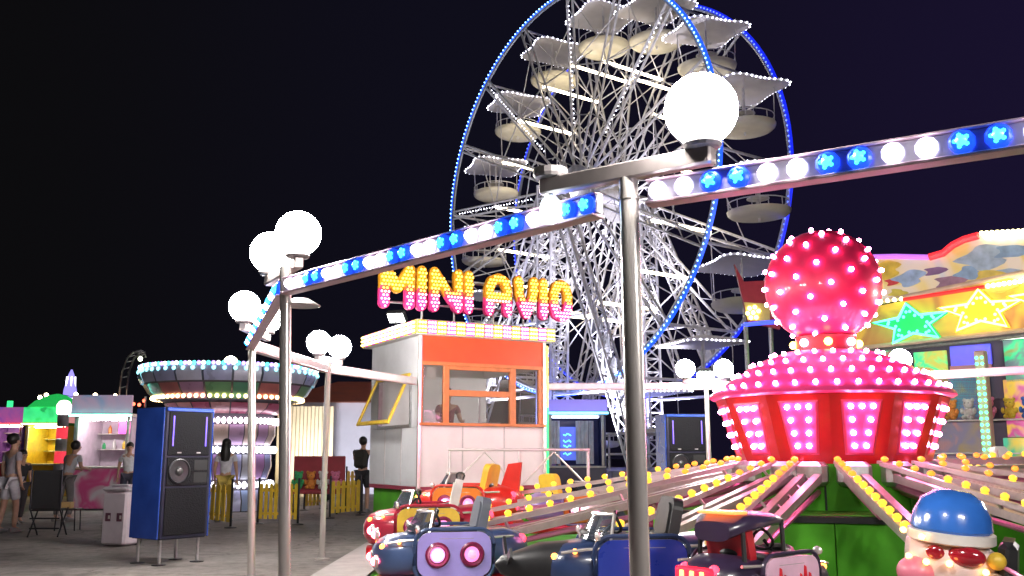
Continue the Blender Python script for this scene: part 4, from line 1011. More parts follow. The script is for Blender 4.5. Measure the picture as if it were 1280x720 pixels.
for x in (-.23, .23):
    for y0, y1 in ((.0, .44), (.46, .02)): b = MB(); b.tube((x, y0, .012), (x, y1, .45), .013, n=6); b.build('leg', BLACKMET, chn)
    b = MB(); b.tube((x, .02, .43), (x, -.02, 1.08), .014, n=6); b.build('back_post', BLACKMET, chn)
b = MB(); b.tube((-.23, .05, .14), (.23, .05, .14), .012, n=6); b.tube((-.23, .03, .3), (.23, .03, .3), .012, n=6); b.build('crossbar', BLACKMET, chn)
q = onz(84, 663, 0)
tb = thing('side_table', 'small folding side table with a snack box beside the black chair', 'table', q, math.radians(5))
b = MB(); b.bbox((0, 0, .37), (.40, .34, .025), .008); b.build('table_top', pm('table_dark', (.06, .045, .04), .5), tb)
for x in (-.17, .17):
    for y in (-.14, .14): b = MB(); b.tube((x, y, 0), (x*.9, y, .36), .011, n=6); b.build('leg', BLACKMET, tb)
b = MB(); b.bbox((0, 0, .05), (.2, .15, .1), .012); b.box((0, 0, .104), (.21, .16, .012)); tag(b.build('snack_box', pm('snack_card', (.6, .4, .16), .6)), 'small tan snack box on the folding side table', 'box').location = (q.x-.04, q.y, .383)

# ================================================================== yellow picket barriers
def picket(label, a, c, n, post_ends=True, h=.78):
    a, c = Vector(a), Vector(c); d = c-a; L = d.length
    f = thing('picket_barrier', label, 'fence', (a.x, a.y, 0), math.atan2(d.y, d.x), 'yellow picket barriers')
    for i in range(n):
        x = (i+.5)*L/n; b = MB(); w = L/n*.62; b.prism([(x-w/2, .10), (x+w/2, .10), (x+w/2, h-.03), (x, h), (x-w/2, h-.03)], -.009, .009); b.build('slat', YEL, f)
    for z in (.2, h-.14): b = MB(); b.bbox((L/2, .02, z), (L, .018, .05), .004); b.build('rail', YEL, f)
    for x in (0, L): b = MB(); b.tube((x, 0, .02), (x, 0, h+.1), .022, n=8); b.lathe([(.11, 0), (.11, .015), (.03, .03)], 14, c=(x, 0, 0)); b.build('post', BLACKMET, f)
picket('yellow picket barrier behind the woman with long hair', onz(255, 655, 0), onz(288, 660, 0), 5)
picket('yellow picket barrier between the chrome posts in front of the carousel', onz(322, 655, 0), onz(372, 656, 0), 8)
picket('low yellow picket barrier before the plush filled trolley', onz(412, 648, 0), onz(450, 644, 0), 6)
picket('yellow picket barrier next to the person with backpack', onz(380, 638, 0), onz(404, 636, 0), 5)
picket('yellow picket barrier closing the carousel queue', onz(432, 638, 0), onz(452, 641, 0), 4, h=.95)

# ================================================================== ROUND CAROUSEL (stacked drum with dish top)
CD = 24.0; cc0 = at(279, 640, CD); KX = CD/F
car = thing('round_carousel', 'round carousel drum with flared lit dish top and coloured panels', 'carousel', (cc0.x, CD, 0))
def cz(py): return at(283, py, CD-1.3).z
TIERS = [  # (y bottom, half width), (y top, half width), panel colours
    ((478, 104), (459, 106), [(.42, .40, .55), (.30, .30, .45)]),
    ((499, 84), (480, 101), [(.08, .22, .14), (.32, .10, .10), (.30, .16, .26), (.12, .24, .12)]),
    ((516, 60), (503, 76), [(.22, .05, .10), (.28, .14, .16)]),
    ((556, 52), (530, 58), [(.28, .18, .30), (.36, .28, .26)]),
    ((600, 50), (568, 54), [(.30, .16, .34), (.24, .24, .40), (.30, .30, .34)]),
    ((645, 58), (614, 54), [(.34, .34, .5), (.22, .28, .44)])]
NSEG = 20
for ti, ((yb, hb), (yt, htp), cols) in enumerate(TIERS):
    zb_, zt_, rb, rt = cz(yb), cz(yt), hb*KX, htp*KX
    zb_ = max(zb_, 0.02)
    for i in range(NSEG):
        t0, t1 = 2*PI*i/NSEG+.012, 2*PI*(i+1)/NSEG-.012; b = MB(); vs = []
        for f in (0, .5, 1):
            r = rb+(rt-rb)*f+(.06 if f == .5 else 0); z = zb_+(zt_-zb_)*f
            for t in (t0, (t0+t1)/2, t1): vs.append((r*math.cos(t), r*math.sin(t), z))
        b.add(vs, [(0, 1, 4, 3), (1, 2, 5, 4), (3, 4, 7, 6), (4, 5, 8, 7)]); col = cols[i % len(cols)]
        b.build('panel', pm('carousel_%d_%d' % (ti, i % len(cols)), tuple(min(.8, 1.6*x) for x in col), .28, .1, .15, 3, coat=.5), car, True)
b = MB(); b.lathe([(cz_r*KX, z_) for cz_r, z_ in ((50, .0), (50, cz(600)), (46, cz(568)), (50, cz(556)), (54, cz(530)), (56, cz(516)), (72, cz(503)), (80, cz(499)), (97, cz(480)), (100, cz(478)), (102, cz(458)), (90, cz(455)), (10, cz(452)))], 40); b.build('core', pm('carousel_core', (.06, .05, .07), .5), car, True)
def led_ring(py, hw, n, m, r=.05, name='light_row', off=0.0):
    b = MB(); z = cz(py)
    for i in range(n): t = 2*PI*(i+off)/n; b.ball((hw*KX*math.cos(t), hw*KX*math.sin(t), z), r, 6, 4, 0, (1, 1, 1.5 if r > .05 else 1))
    stuff(b.build(name, m, car))
led_ring(457, 106, 40, em('row_white', (.9, .9, 1), 3), .05); led_ring(457, 106, 40, em('row_turquoise', (.1, .9, .8), 2), .05, off=.34); led_ring(457, 106, 40, em('row_violet', (.5, .3, 1), 2), .05, off=.67)
led_ring(463, 107, 56, em('row_mixed', (.35, .9, .95), 1.6), .05)
led_ring(496, 90, 70, em('row_warm', (1, .66, .3), 5), .05)
led_ring(525, 62, 60, em('row_rose', (1, .82, .92), 3.5), .055); led_ring(562, 58, 60, em('row_white', (.9, .9, 1), 3), .06); led_ring(607, 56, 50, em('row_white', (.9, .9, 1), 3), .06)
b = MB(); b.ball((0, 0, cz(447)), .17, 14, 10); b.tube((0, 0, cz(455)), (0, 0, cz(450)), .06, n=8, mi=1); tl = b.build('top_lamp', [em('top_lamp', (1, .95, .7), 25), STEEL], car, True)

# ================================================================== HALL AND HOARDING BEHIND
HD = 34.0
hall = thing('white_hall', 'pale hall with brown pitched roof behind the carousel', 'building', (at(440, 600, HD).x, HD, 0))
def px2(px, D=HD): return (px-640)/F*D-(at(440, 600, HD).x if D == HD else 0)
hl, hr = at(345, 560, HD).x-at(440, 560, HD).x, at(530, 560, HD).x-at(440, 560, HD).x
hzr, hze = at(420, 474, HD).z, at(420, 503, HD).z
b = MB(); b.bbox(((hl+hr)/2, 2.5, hze/2), (hr-hl, 5, hze), .02); b.build('wall', pm('hall_wall', (.70, .69, .76), .6, 0, .06, 1.5, dirt=.15), hall)
b = MB(); b.add([(hl-.3, -.4, hze), (hr+.3, -.4, hze), (hr+.3, 5.4, hze), (hl-.3, 5.4, hze), (hl+1.6, 2.5, hzr+.1), (hr-1.6, 2.5, hzr+.1)], [(0, 1, 5, 4), (1, 2, 5), (2, 3, 4, 5), (3, 0, 4), (0, 3, 2, 1)]); b.build('roof', pm('brown_roof', (.50, .14, .08), .6, 0, .15, 2), hall)
fd = 31.0
ho = thing('plank_hoarding', 'cream vertical plank hoarding beside the brown roofed hall', 'fence', (at(345, 560, fd).x, fd, 0))
hw_ = at(416, 560, fd).x-at(345, 560, fd).x; hh_ = at(380, 507, fd).z; n = 15
for i in range(n): b = MB(); w = hw_/n; b.bbox(((i+.5)*w, 0, hh_/2), (w*.86, .04, hh_-(.03 if i % 3 else 0)), .01); b.build('plank', pm('cream_plank', (.62, .52, .34), .6, 0, .08, 3, dirt=.15), ho)
b = MB(); b.box((hw_/2, .035, hh_/2), (hw_, .02, hh_-.1)); b.build('backing', pm('backing_dark', (.2, .16, .1), .7), ho)
flood('added small lamp brightening the cream hoarding from its foot', (ho.location.x+.9, fd-2.2, 0), (ho.location.x+1.0, fd, 1.6), 160, (1, .85, .55), (.3, .2))  # added lamp, set here only to brighten the cream planks
flood('added small lamp brightening the white hall wall from its foot', (hall.location.x+.2, HD-5.5, 0), (hall.location.x+.2, HD, 3.4), 800, (.9, .9, 1), (.3, .2))  # extra lamp added to lift the hall wall and roof out of the dark
# plush trolley: cart with soft toys
pc = onz(392, 640, 0); pc = Vector((pc.x+.2, 22.5, 0))
tr = thing('toy_trolley', 'low maroon trolley carrying soft toys in front of the cream hoarding', 'cart', pc)
b = MB(); b.bbox((0, 0, .50), (1.2, .5, .10), .02); b.bbox((0, .22, .9), (1.2, .05, .8), .02); b.build('tray', pm('cart_maroon', (.35, .03, .05), .5), tr)
for x in (-.5, .5):
    for y in (-.18, .18): b = MB(); b.tube((x, y, .08), (x, y, .46), .02, n=6); l_ = b.build('leg', BLACKMET, tr); b = MB(); b.tube((x-.02, y, .06), (x+.02, y, .06), .06, n=12); b.build('wheel', RUBBER, l_)
TOYC = {'green': (.05, .38, .14), 'orange': (.7, .25, .05), 'white': (.65, .62, .6), 'pink': (.7, .2, .35), 'yellow': (.72, .5, .05), 'blue': (.06, .16, .5), 'brown': (.2, .1, .05), 'red': (.6, .04, .04), 'purple': (.25, .08, .4), 'teal': (.05, .4, .4)}
def toy(colname, label, loc, s=.2, rz=0.0):
    t = thing('soft_toy', label, 'soft toy', loc, rz, 'soft toys'); m = pm('plush_'+colname, TOYC[colname], .9, 0, .2, 20, .3)
    b = MB(); b.ball((0, 0, s*.8), s*.8, 12, 8, 0, (.9, .8, 1)); b.build('body', m, t, True)
    b = MB(); b.ball((0, -s*.1, s*2.0), s*.65, 12, 8); b.build('head', m, t, True)
    for q in (-1, 1):
        b = MB(); b.ball((q*s*.5, 0, s*2.5), s*.26, 8, 6); b.build('ear', m, t, True)
        b = MB(); b.ball((q*s*.8, -s*.3, s*1.1), s*.3, 8, 6, 0, (.8, 1, 1.4)); b.build('arm', m, t, True)
        b = MB(); b.ball((q*s*.45, -s*.6, s*.3), s*.34, 8, 6, 0, (.9, 1.3, .85)); b.build('leg', m, t, True)
        b = MB(); b.ball((q*s*.22, -s*.68, s*2.1), s*.08, 6, 4); b.build('eye', DARK, t)
for i, (cn, x) in enumerate((('green', -.42), ('orange', -.14), ('white', .14), ('pink', .42))):
    toy(cn, '%s soft toy sitting on the maroon trolley' % cn, (pc.x+x, pc.y-.04, .552), .15, .2*(i-1))

# ================================================================== LIT KIOSKS BEYOND THE PROMENADE
def kiosk(label, px0, px1, D, h, wall, top, led, counter, name='kiosk', lamp=(1, .95, .95), lamps=5.0, roofm=None, rz=0.0, depth=1.6, shelves=True, sign_h=.45):
    x0, x1 = at(px0, 600, D).x, at(px1, 600, D).x; w = x1-x0
    k = thing(name, label, 'kiosk', (x0, D, 0), rz)
    def bb(nm, xa, xb, ya, yb, za, zb, m, par=None, bev=.01): q = MB(); q.bbox(((xa+xb)/2, (ya+yb)/2, (za+zb)/2), (xb-xa, yb-ya, zb-za), bev); return q.build(nm, m, par or k)
    bb('counter', 0, w, 0, .5, 0.03, 1.0, counter); bb('counter_top', -.03, w+.03, -.06, .52, 1.002, 1.05, WHVIN)
    bb('back_wall', 0, w, depth-.05, depth, 0, h, wall); bb('side_wall', -.05, -.002, .0, depth, 0, h, wall); bb('side_wall', w+.002, w+.05, .0, depth, 0, h, wall)
    for x in (.04, w-.04): bb('post', x-.035, x+.035, -.05, .02, 1.055, h, WHVIN)
    bb('roof', -.12, w+.12, -.2, depth+.05, h+.001, h+.08, roofm or WHVIN)
    bb('sign_board', -.08, w+.08, -.16, -.10, h+.085, h+.085+sign_h, top); bb('led_edge', -.1, w+.1, -.235, -.205, h+.01, h+.06, led)
    bb('tube_light', .1, w-.1, .3, .36, h-.07, h-.02, em('kiosk_tube_%s' % label[:12], lamp, lamps))
    if shelves:
        for i, z in enumerate((1.45, 1.85, 2.2)):
            if z > h-.2: continue
            bb('shelf', .03, w-.03, depth-.4, depth-.06, z, z+.025, WHVIN)
    return k
PINKART = artm('pink_graphic', [(.72, .55, .62), (.75, .10, .30), (.70, .62, .66), (.72, .5, .6)], 1.6)
k1 = kiosk('white kiosk with turquoise light strip and pink graphic counter', 90, 158, 24, 2.25, pm('kiosk_wall', (.62, .52, .60), .5), artm('slate_sign', [(.14, .22, .36), (.34, .24, .34), (.12, .28, .38)], 1.6, .5, .45), em('led_turquoise', (.25, 1, .85), 5.0), PINKART, lamps=48.0)
for i in range(9):
    z = (1.477, 1.877)[i % 2]; x = k1.location.x+.16+.13*i; b = MB(); h_ = .16+.05*(i % 3)
    cn = list(TOYC)[i % len(TOYC)]
    b.lathe([(.04, 0), (.045, .02), (.045, h_*.7), (.02, h_*.85), (.02, h_)], 12); o = b.build('prize_jar', pm('jar_'+cn, TOYC[cn], .3), None, True); o.location = (x, 24+1.35, z)
    tag(o, '%s prize jar on the white kiosk shelves' % cn, 'jar', 'prize jars on the kiosk shelves')
b = MB(); b.bbox((0, 0, 0), (.46, .03, .30), .01); o = b.build('poster_panel', em('magenta_panel', (1, .06, .55), 1.6)); o.location = (at(132, 600, 24).x, 25.15, 2.02); tag(o, 'glowing magenta panel hung inside the white kiosk', 'sign')
k2 = kiosk('yellow kiosk with green lit canopy and blue windows', 28, 76, 32, 2.3, YEL, artm('green_sign', [(.02, .5, .1), (.05, .8, .25), (.02, .35, .1)], 2.0, .5, .7), em('led_warm', (1, .7, .3), 4.0), YEL, lamp=(1, .8, .4), lamps=80, sign_h=.5, roofm=GREENF)
for x in (.42, .86): b = MB(); b.bbox((x, 1.45, 1.75), (.16, .03, .62), .01); b.build('window', em('blue_window', (.1, .55, .9), 1.6), k2)
b = MB(); b.lathe([(.9, 2.9), (.7, 3.1), (.3, 3.3), (.05, 3.36)], 10, c=(.7, .5, 0)); b.build('canopy_dome', em('green_dome', (.02, .55, .10), .55), k2)
k3 = kiosk('red and purple lit game kiosk at the end of the promenade', -22, 22, 38, 2.5, pm('purple_wall', (.22, .10, .36), .5), artm('purple_sign', [(.2, .08, .4), (.4, .1, .35), (.12, .1, .5)], 1.6, .5, .5), em('led_red', (1, .05, .06), 3.0), pm('red_counter', (.5, .05, .06), .5), lamp=(1, .75, .6), lamps=60, sign_h=.6)
k5 = kiosk('dim kiosk with white shutters beside the round carousel', 175, 250, 34, 2.2, pm('grey_wall', (.35, .33, .38), .5), em('blue_sign', (.08, .2, .7), .5), em('led_rose', (1, .3, .3), 2.0), WHVIN, lamps=6)
# striped column and light spire
sc_ = at(76, 560, 29); st = thing('striped_column', 'red and white banded column with glowing head beside yellow kiosk', 'column', (sc_.x, 29, 0))
for i in range(7): b = MB(); b.lathe([(.16, .01+i*.36), (.16, .36+i*.36-.004)], 16); b.build('band', (em('column_red', (.9, .05, .08), .7) if i % 2 else WHVIN), st, True)
b = MB(); b.lathe([(.17, 2.53), (.20, 2.58), (.21, 2.8), (.14, 2.92), (.05, 2.95)], 16); b.build('lamp_head', em('column_head', (1, .85, .9), 2.5), st, True)
sp_ = at(82, 560, 70); tw = thing('light_spire', 'tall slim spire glowing violet and pink far behind the kiosks', 'tower', (sp_.x, 70, 0))
zt_ = at(82, 462, 70).z
b = MB(); b.lathe([(.55, 0), (.52, zt_*.62)], 12); b.build('shaft', em('spire_rose', (.9, .35, .35), .5), tw, True)
b = MB(); b.lathe([(.52, zt_*.621), (.44, zt_*.8), (.2, zt_*.95), (.05, zt_)], 12); b.build('tip', em('spire_violet', (.35, .3, 1), .9), tw, True)
for i in range(6): t = 2*PI*i/6; b = MB(); b.tube((.55*math.cos(t), .55*math.sin(t), 2), (.3*math.cos(t), .3*math.sin(t), zt_*.93), .05, n=5); b.build('light_line', em('spire_line', (.9, .85, 1), 2.5), tw)
# coaster loop lattice behind the speaker
cb = 46.0; arcpx = [(152, 560), (153, 520), (154, 490), (157, 465), (163, 448), (171, 440), (177, 441), (178, 447)]
cl = thing('coaster_arch', 'thin lattice coaster track curling over behind the speaker tower', 'roller coaster', (at(152, 560, cb).x, cb, 0)); I = cl.location
pts = [at(x, y, cb)-Vector(I) for x, y in arcpx]; pts[0].z = 0
for s in (-.15, .15): b = MB(); b.path([p+Vector((s*(1 if p.z > 3 else .6), s*.3, 0)) for p in pts], .045, 5); b.build('rail', STEEL, cl)
for i in range(len(pts)-1):
    for f in (.2, .7): p = pts[i].lerp(pts[i+1], f); b = MB(); b.tube(p+Vector((-.15, -.05, 0)), p+Vector((.15, .05, .1)), .03, n=4); b.build('tie', STEEL, cl)
b = MB(); b.ball(pts[-2]+Vector((0, -.1, -.3)), .11, 8, 6); b.build('lamp', em('coaster_lamp', (.9, 1, .7), 8), cl)
# festoon lamps on far roofs
FEST = em('festoon_warm', (1, .78, .5), 12, False); FESTR = em('festoon_red', (1, .12, .06), 4, False)
fs = thing('festoon_string', 'string of warm and red festoon bulbs above the far kiosk roofs', 'string lights', (at(48, 560, 44).x, 44, 0)); I = Vector(fs.location)
b = MB(); fpx = [(50, 497), (58, 494), (65, 500), (73, 495), (92, 499), (95, 493), (104, 503), (108, 501), (119, 494), (124, 502), (139, 503), (144, 495), (146, 503), (167, 505), (174, 506), (180, 501)]
for j, (x, y) in enumerate(fpx):
    q = at(x, y, 44)-I; b = MB(); b.ball(q, .10 if y < 499 else .08, 8, 6); b.build('bulb', FEST if y < 500 else FESTR, fs)
b = MB(); b.path([at(x, y, 44)-I+Vector((0, 0, .1)) for x, y in sorted(fpx)], .015, 4); b.build('cable', RUBBER, fs)
for x in (48, 182): b = MB(); q = at(x, 500, 44)-I; b.tube((q.x, 0, 0), (q.x, 0, q.z+.15), .05, n=6); b.build('pole', STEEL, fs)
gs = at(12, 511, 50); g_ = thing('small_sign', 'small green neon sign on a pole at the promenade end', 'sign', (gs.x, 50, 0)); b = MB(); b.tube((0, 0, 0), (0, 0, gs.z-.4), .05, n=6); b.build('pole', STEEL, g_); b = MB(); b.bbox((0, 0, gs.z), (.32, .06, .8), .04); b.build('neon_board', em('neon_green', (.05, .9, .3), .9), g_)
# curtained shop and wheel clutter behind the queue rail
k4 = kiosk('navy fronted booth with white curtains and a blue screen by the wheel mast', 686, 756, 25, 2.35, pm('navy_wall', (.04, .05, .16), .4), em('violet_sign', (.25, .2, .8), .5), em('led_cyan', (.15, .7, 1), 3.0), pm('navy_counter', (.03, .03, .08), .4), lamp=(.6, .65, 1), lamps=7, sign_h=.3, shelves=False)
w4 = at(756, 600, 25).x-at(686, 600, 25).x
for i in range(7):
    x = (.08, .16, .24, .78, .88, .98, 1.12)[i]; b = MB(); b.lathe([(.05, 1.1), (.048, 1.6), (.052, 2.2)], 10, c=(x, .25, 0), rf=lambda t: 1+.25*math.cos(4*t)); b.build('curtain', pm('curtain_white', (.66, .66, .74), .8), k4, True)
b = MB(); b.bbox((.52, .4, 1.62), (.42, .04, .86), .01); scn = b.build('screen', em('screen_blue', (.05, .10, .55), .8), k4)
for i, z in enumerate((1.35, 1.55, 1.68, 1.85)): b = MB(); b.path([(.40+.05*q, .37, z+.03*math.sin(q*2.1+i)) for q in range(5)], .014, 5); b.build('screen_mark', em('screen_cyan', (.1, .8, .9), 2.0), scn)
# blue bunting lamps on the wheel deck
flood('blue floodlight at the wheel deck edge washing the lattice foot', wloc(.6, -3.05, .9), wloc(.2, 0, 4.5), 900, (.25, .3, 1), face=em('flood_blue', (.2, .35, 1), 14))

# ================================================================== PRIZE PAVILION WITH STARS
FA, FB = Vector((7.5, 20, 0)), Vector((9.6, 18, 0)); fdv = (FB-FA).normalized(); fn = Vector((fdv.y, -fdv.x, 0))
FO = FA-fdv*.0; pav = thing('prize_pavilion', 'prize pavilion with painted pediment and green and yellow neon stars', 'pavilion', FO, math.atan2(fdv.y, fdv.x))
def fl_(px, py):
    d = ray(px, py); o = Vector((0, 0, CAMZ)); t = (FO-o).dot(fn)/d.dot(fn); p = o+d*t; return ((p-FO).dot(fdv), p.z)
def board(name, pxs, y0, y1, m, par=None, M=None):
    b = MB(); b.prism([fl_(*q) for q in pxs], y0, y1); return b.build(name, m, par or pav)
PEDART = artm('pediment_art', [(.62, .50, .36), (.66, .50, .16), (.64, .54, .44), (.46, .50, .58), (.64, .52, .40)], .9, .5, .22)
ped = board('pediment', [(1070, 322), (1120, 320), (1164, 320), (1180, 316), (1192, 306), (1206, 299), (1224, 294), (1248, 291), (1275, 290), (1310, 292), (1345, 300), (1345, 338), (1070, 380)], 0, .12, PEDART)
# painted figures on the pediment: raised cut-outs in paint colours
CUT = [((1107, 338), .26, (.72, .50, .06)), ((1117, 352), .14, (.6, .05, .06)), ((1137, 348), .24, (.34, .46, .66)), ((1168, 339), .16, (.22, .12, .26)), ((1186, 352), .22, (.32, .18, .26)), ((1212, 341), .2, (.25, .38, .55)), ((1230, 322), .34, (.36, .46, .58)), ((1264, 314), .24, (.24, .36, .54)), ((1256, 342), .18, (.35, .45, .58)), ((1122, 366), .14, (.6, .5, .08)), ((1240, 352), .34, (.66, .5, .10))]
for i, (q, r, col) in enumerate(CUT):
    x, z = fl_(*q); random.seed(i); b = MB(); ph = random.random()*6
    b.prism([(x+r*1.25*math.cos(t)*(1+.28*math.sin(3*t+ph)+.12*math.sin(5*t+ph)), z+r*.62*math.sin(t)*(1+.25*math.sin(2*t+ph))) for t in [2*PI*k/22 for k in range(22)]], -.012-.001*i, .0); b.build('painted_figure', pm('paint_%d' % i, col, .5, 0, .25, 5), ped)
def tubepx(name, pxs, r, m, y=-.05, par=None):
    b = MB(); b.path([Vector((fl_(*q)[0], y, fl_(*q)[1])) for q in pxs], r, 8); return b.build(name, m, par or pav, True)
tubepx('edge_tube', [(1163, 322), (1180, 317), (1192, 307), (1206, 300), (1224, 295)], .075, em('tube_red', (1, .03, .04), 1.0))
tubepx('edge_tube', [(1070, 322), (1120, 321), (1162, 322)], .055, em('tube_violet', (.5, .15, .75), .8))
tubepx('edge_tube', [(1130, 375), (1232, 359)], .04, em('tube_red_dim', (.7, .03, .03), .6))
BYS = em('pavilion_bulb', (1, .85, .4), 7.0, False)
for (xa, ya, xb, yb_, n) in ((1228, 292, 1300, 288, 12), (1234, 297, 1300, 293, 9), (1236, 358, 1310, 347, 12), (1085, 379, 1128, 374, 6)):
    for i in range(n):
        x, z = fl_(xa+(xb-xa)*i/(n-1), ya+(yb_-ya)*i/(n-1)); b = MB(); b.ball((x, -.05, z), .045, 8, 6); b.build('pediment_bulb', BYS, ped)
FASC = artm('fascia_art', [(.55, .30, .05), (.70, .45, .06), (.45, .22, .06), (.6, .38, .1)], 1.0, .4, .22)
fas = board('star_fascia', [(1070, 388), (1345, 331), (1345, 404), (1070, 434)], .02, .10, FASC)
for pts_, m in (([(1070, 384), (1345, 327)], pm('trim_cream', (.66, .5, .36), .4)), ([(1070, 436), (1345, 406)], pm('trim_cream', (.66, .5, .36), .4)), ([(1070, 441), (1345, 412)], STEEL)): tubepx('fascia_trim', pts_, .05, m, -.02)
def star(name, c, rx, rz_, m, glow, rot=0):
    x, z = fl_(*c); pts_ = []
    for k in range(10): r = 1 if k % 2 == 0 else .46; t = PI/2+rot+2*PI*k/10; pts_.append((x+rx*r*math.cos(t), z+rz_*r*math.sin(t)))
    b = MB(); b.prism([(x+(px_-x)*1.12, z+(pz_-z)*1.12) for px_, pz_ in pts_], -.03, .015); bk = b.build('star_board', glow, fas)
    b = MB(); b.path([(a_, -.06, c_) for a_, c_ in pts_], .028, 6, closed=True); b.build('neon_outline', m, bk, True)
    for k in range(10):
        a_, c_ = pts_[k], pts_[(k+1) % 10]
        for f in (.25, .75): q = MB(); q.ball((x+(a_[0]+(c_[0]-a_[0])*f-x)*.72, -.05, z+(a_[1]+(c_[1]-a_[1])*f-z)*.72), .032, 6, 5); q.build('star_bulb', m, bk)
x_g = fl_(1190, 405)[0]-fl_(1140, 405)[0]
star('green', (1140, 405), x_g*1.0, .42, em('neon_star_green', (.06, 1, .35), 5), em('glow_star_green', (.01, .42, .10), .8), .1)
star('yellow', (1226, 389), x_g*1.0, .42, em('neon_star_yellow', (1, .8, .12), 6), em('glow_star_yellow', (.75, .42, .02), .8))
star('orange', (1318, 374), x_g*1.0, .42, em('neon_star_yellow', (1, .8, .12), 6), em('glow_star_yellow', (.75, .42, .02), .8))
# columns with green bulb strips
for cx_, cxw in ((1108, .22), (1228, .2), (1340, .2)):
    x = fl_(cx_, 500)[0]; zt_ = fl_(cx_, 437)[1]; b = MB(); b.bbox((x, .12, zt_/2), (cxw, .2, zt_-.02), .02); cO = b.build('column', pm('column_rose', (.55, .30, .26), .4), pav)
    for i in range(26):
        for s in (-.05, .05): b = MB(); b.ball((x+s, .01, .25+i*(zt_-.4)/25), .03, 6, 4); b.build('green_bulb', em('green_bulb', (.05, 1, .3), 6, False), cO)
# backlit wall panels
PAN = [((1120, 436), (1166, 470), 'artA', [(.02, .45, .12), (.35, .35, .05), (.03, .6, .2), (.4, .2, .05)], .8), ((1166, 428), (1222, 452), 'artB', [(.05, .07, .6), (.10, .08, .7)], .7), ((1166, 453), (1222, 464), 'artC', [(.32, .10, .10), (.2, .1, .12)], .5), ((1166, 465), (1222, 520), 'artD', [(.15, .16, .62), (.04, .2, .25), (.35, .3, .06)], .6), ((1234, 420), (1345, 470), 'artE', [(.03, .30, .16), (.10, .14, .16), (.02, .5, .2), (.30, .22, .05)], .6), ((1234, 471), (1345, 545), 'artF', [(.05, .14, .3), (.55, .36, .04), (.4, .05, .2), (.03, .45, .2)], .7), ((1120, 471), (1222, 590), 'artG', [(.3, .12, .1), (.12, .1, .16), (.2, .14, .05)], .35), ((1234, 546), (1345, 610), 'artH', [(.3, .08, .4), (.03, .35, .2), (.6, .4, .04)], .7)]
for (xa, ya), (xb, yb_), nm, cols, st_ in PAN:
    a_, c_ = fl_(xa, ya), fl_(xb, yb_); b = MB(); b.bbox(((a_[0]+c_[0])/2, .9, (a_[1]+c_[1])/2), (c_[0]-a_[0]-.02, .05, a_[1]-c_[1]-.02), .01); b.build('wall_panel', artm(nm, cols, 2.2, .4, st_), pav)
xe = fl_(1345, 500)[0]; b = MB(); b.box((xe/2-.3, 1.0, 2.0), (xe+1.2, .08, 4.0)); b.build('back_wall', pm('pav_dark', (.07, .05, .09), .6), pav)
b = MB(); b.box((xe/2-.3, .55, 3.72), (xe+1.2, .9, .08)); b.build('roof', pm('pav_roof', (.3, .28, .3), .6), pav)
b = MB(); b.bbox((xe/2, .25, .5), (xe+.6, .4, .96), .02); b.build('counter', pm('pav_counter', (.5, .1, .3), .5), pav)
for z in (1.35, 2.0):
    b = MB(); b.bbox((xe/2+.1, .75, z), (xe, .25, .03), .006); b.build('shelf', WHVIN, pav)
tubes = MB(); tubes.tube((.3, .3, 3.55), (xe-.2, .3, 3.55), .035, n=8); tubes.build('tube_light', em('pav_tube', (.8, 1, .85), 3.5), pav, True)
ti = 0; random.seed(3)
names = list(TOYC)
for row, z in (('upper', 2.017),):
    for i in range(8):
        cn = names[(i+('upper', 'lower', 'counter').index(row)*3) % len(names)]; x = .9+i*.36+.05*random.random()
        p = MW[pav.name]@Vector((x, .74 if row != 'counter' else .26, z))
        toy(cn, '%s soft toy on the pavilion %s' % (cn, row+' shelf' if row != 'counter' else 'counter'), p, .14+.02*random.random(), math.atan2(fdv.y, fdv.x)+.3*(random.random()-.5))
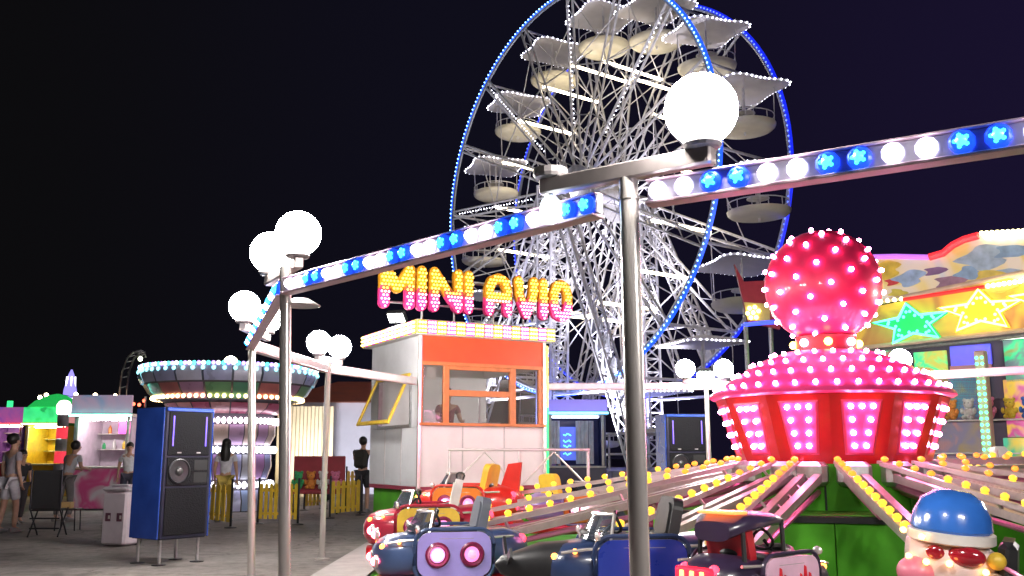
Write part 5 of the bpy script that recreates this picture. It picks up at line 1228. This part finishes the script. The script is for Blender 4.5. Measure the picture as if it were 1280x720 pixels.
# maroon sign board at the pavilion end, seen beside the ball
ms = at(938, 365, 21); mb_ = thing('maroon_sign', 'maroon pointed sign board with yellow bulb star beside the red ball', 'sign', (ms.x, 21, 0))
def l2(px, py): p = at(px, py, 21); return (p.x-ms.x, p.z)
b = MB(); b.prism([l2(*q) for q in ((918, 330), (930, 352), (975, 350), (975, 412), (935, 402), (928, 372))], 0, .1); bo = b.build('board', pm('maroon_board', (.30, .02, .04), .4), mb_)
b = MB(); b.prism([l2(*q) for q in ((930, 378), (962, 380), (962, 402), (934, 400))], -.02, -.001); b.build('inset', pm('ochre_board', (.55, .42, .15), .4), bo)
for i in range(7): q = l2(941+7*math.cos(i), 391+7*math.sin(i)) if i else l2(941, 391); b = MB(); b.ball((q[0], -.04, q[1]), .05, 8, 6); b.build('bulb', em('sign_bulb_yellow', (1, .85, .2), 5), bo)
b = MB(); b.path([(l2(930, 406)[0], -.03, l2(930, 406)[1]), (l2(975, 402)[0], -.03, l2(975, 402)[1])], .05, 6); b.build('blue_tube', em('tube_blue', (.05, .08, 1), 1.5), bo)
for x in (-.1, .45): b = MB(); b.tube((x, .15, 0), (x, .15, l2(940, 400)[1]+.3), .05, n=6); b.build('post', STEEL, mb_)

# booth odds and ends: sheet joints, rivets, a taped notice, till and box on the counter
for x in (.70, 1.40): bx('panel_joint', x-.012, x+.012, -.006, -.0005, Z0+.01, ZW0-.035, pm('joint_strip', (.5, .44, .44), .4))
for x in (.70, 1.40):
    for i in range(7): b = MB(); b.ball((x, -.007, Z0+.06+i*.125), .008, 6, 4); b.build('rivet', STEEL, booth)
for y in (.68, 1.36): bx('panel_joint', -.006, -.0005, y-.012, y+.012, Z0+.01, wz0-.01, pm('joint_strip', (.5, .44, .44), .4))
def on_booth(name, label, cat, x, y, z, d, m):
    b = MB(); b.bbox((0, 0, d[2]/2), d, .006); o = b.build(name, m); o.matrix_world = MW[booth.name]@T(x, y, z); return tag(o, label, cat)
on_booth('paper_notice', 'white paper notice taped inside the narrow booth window', 'notice', .20, .034, 2.42, (.14, .004, .18), WHVIN)
on_booth('cash_box', 'grey cash box on the ticket booth counter', 'cash box', 1.25, .22, 1.702, (.30, .22, .10), pm('cash_grey', (.4, .4, .42), .4))
on_booth('token_tray', 'pale token tray on the booth counter behind the narrow window', 'tray', .22, .2, 1.702, (.22, .16, .05), WHVIN)
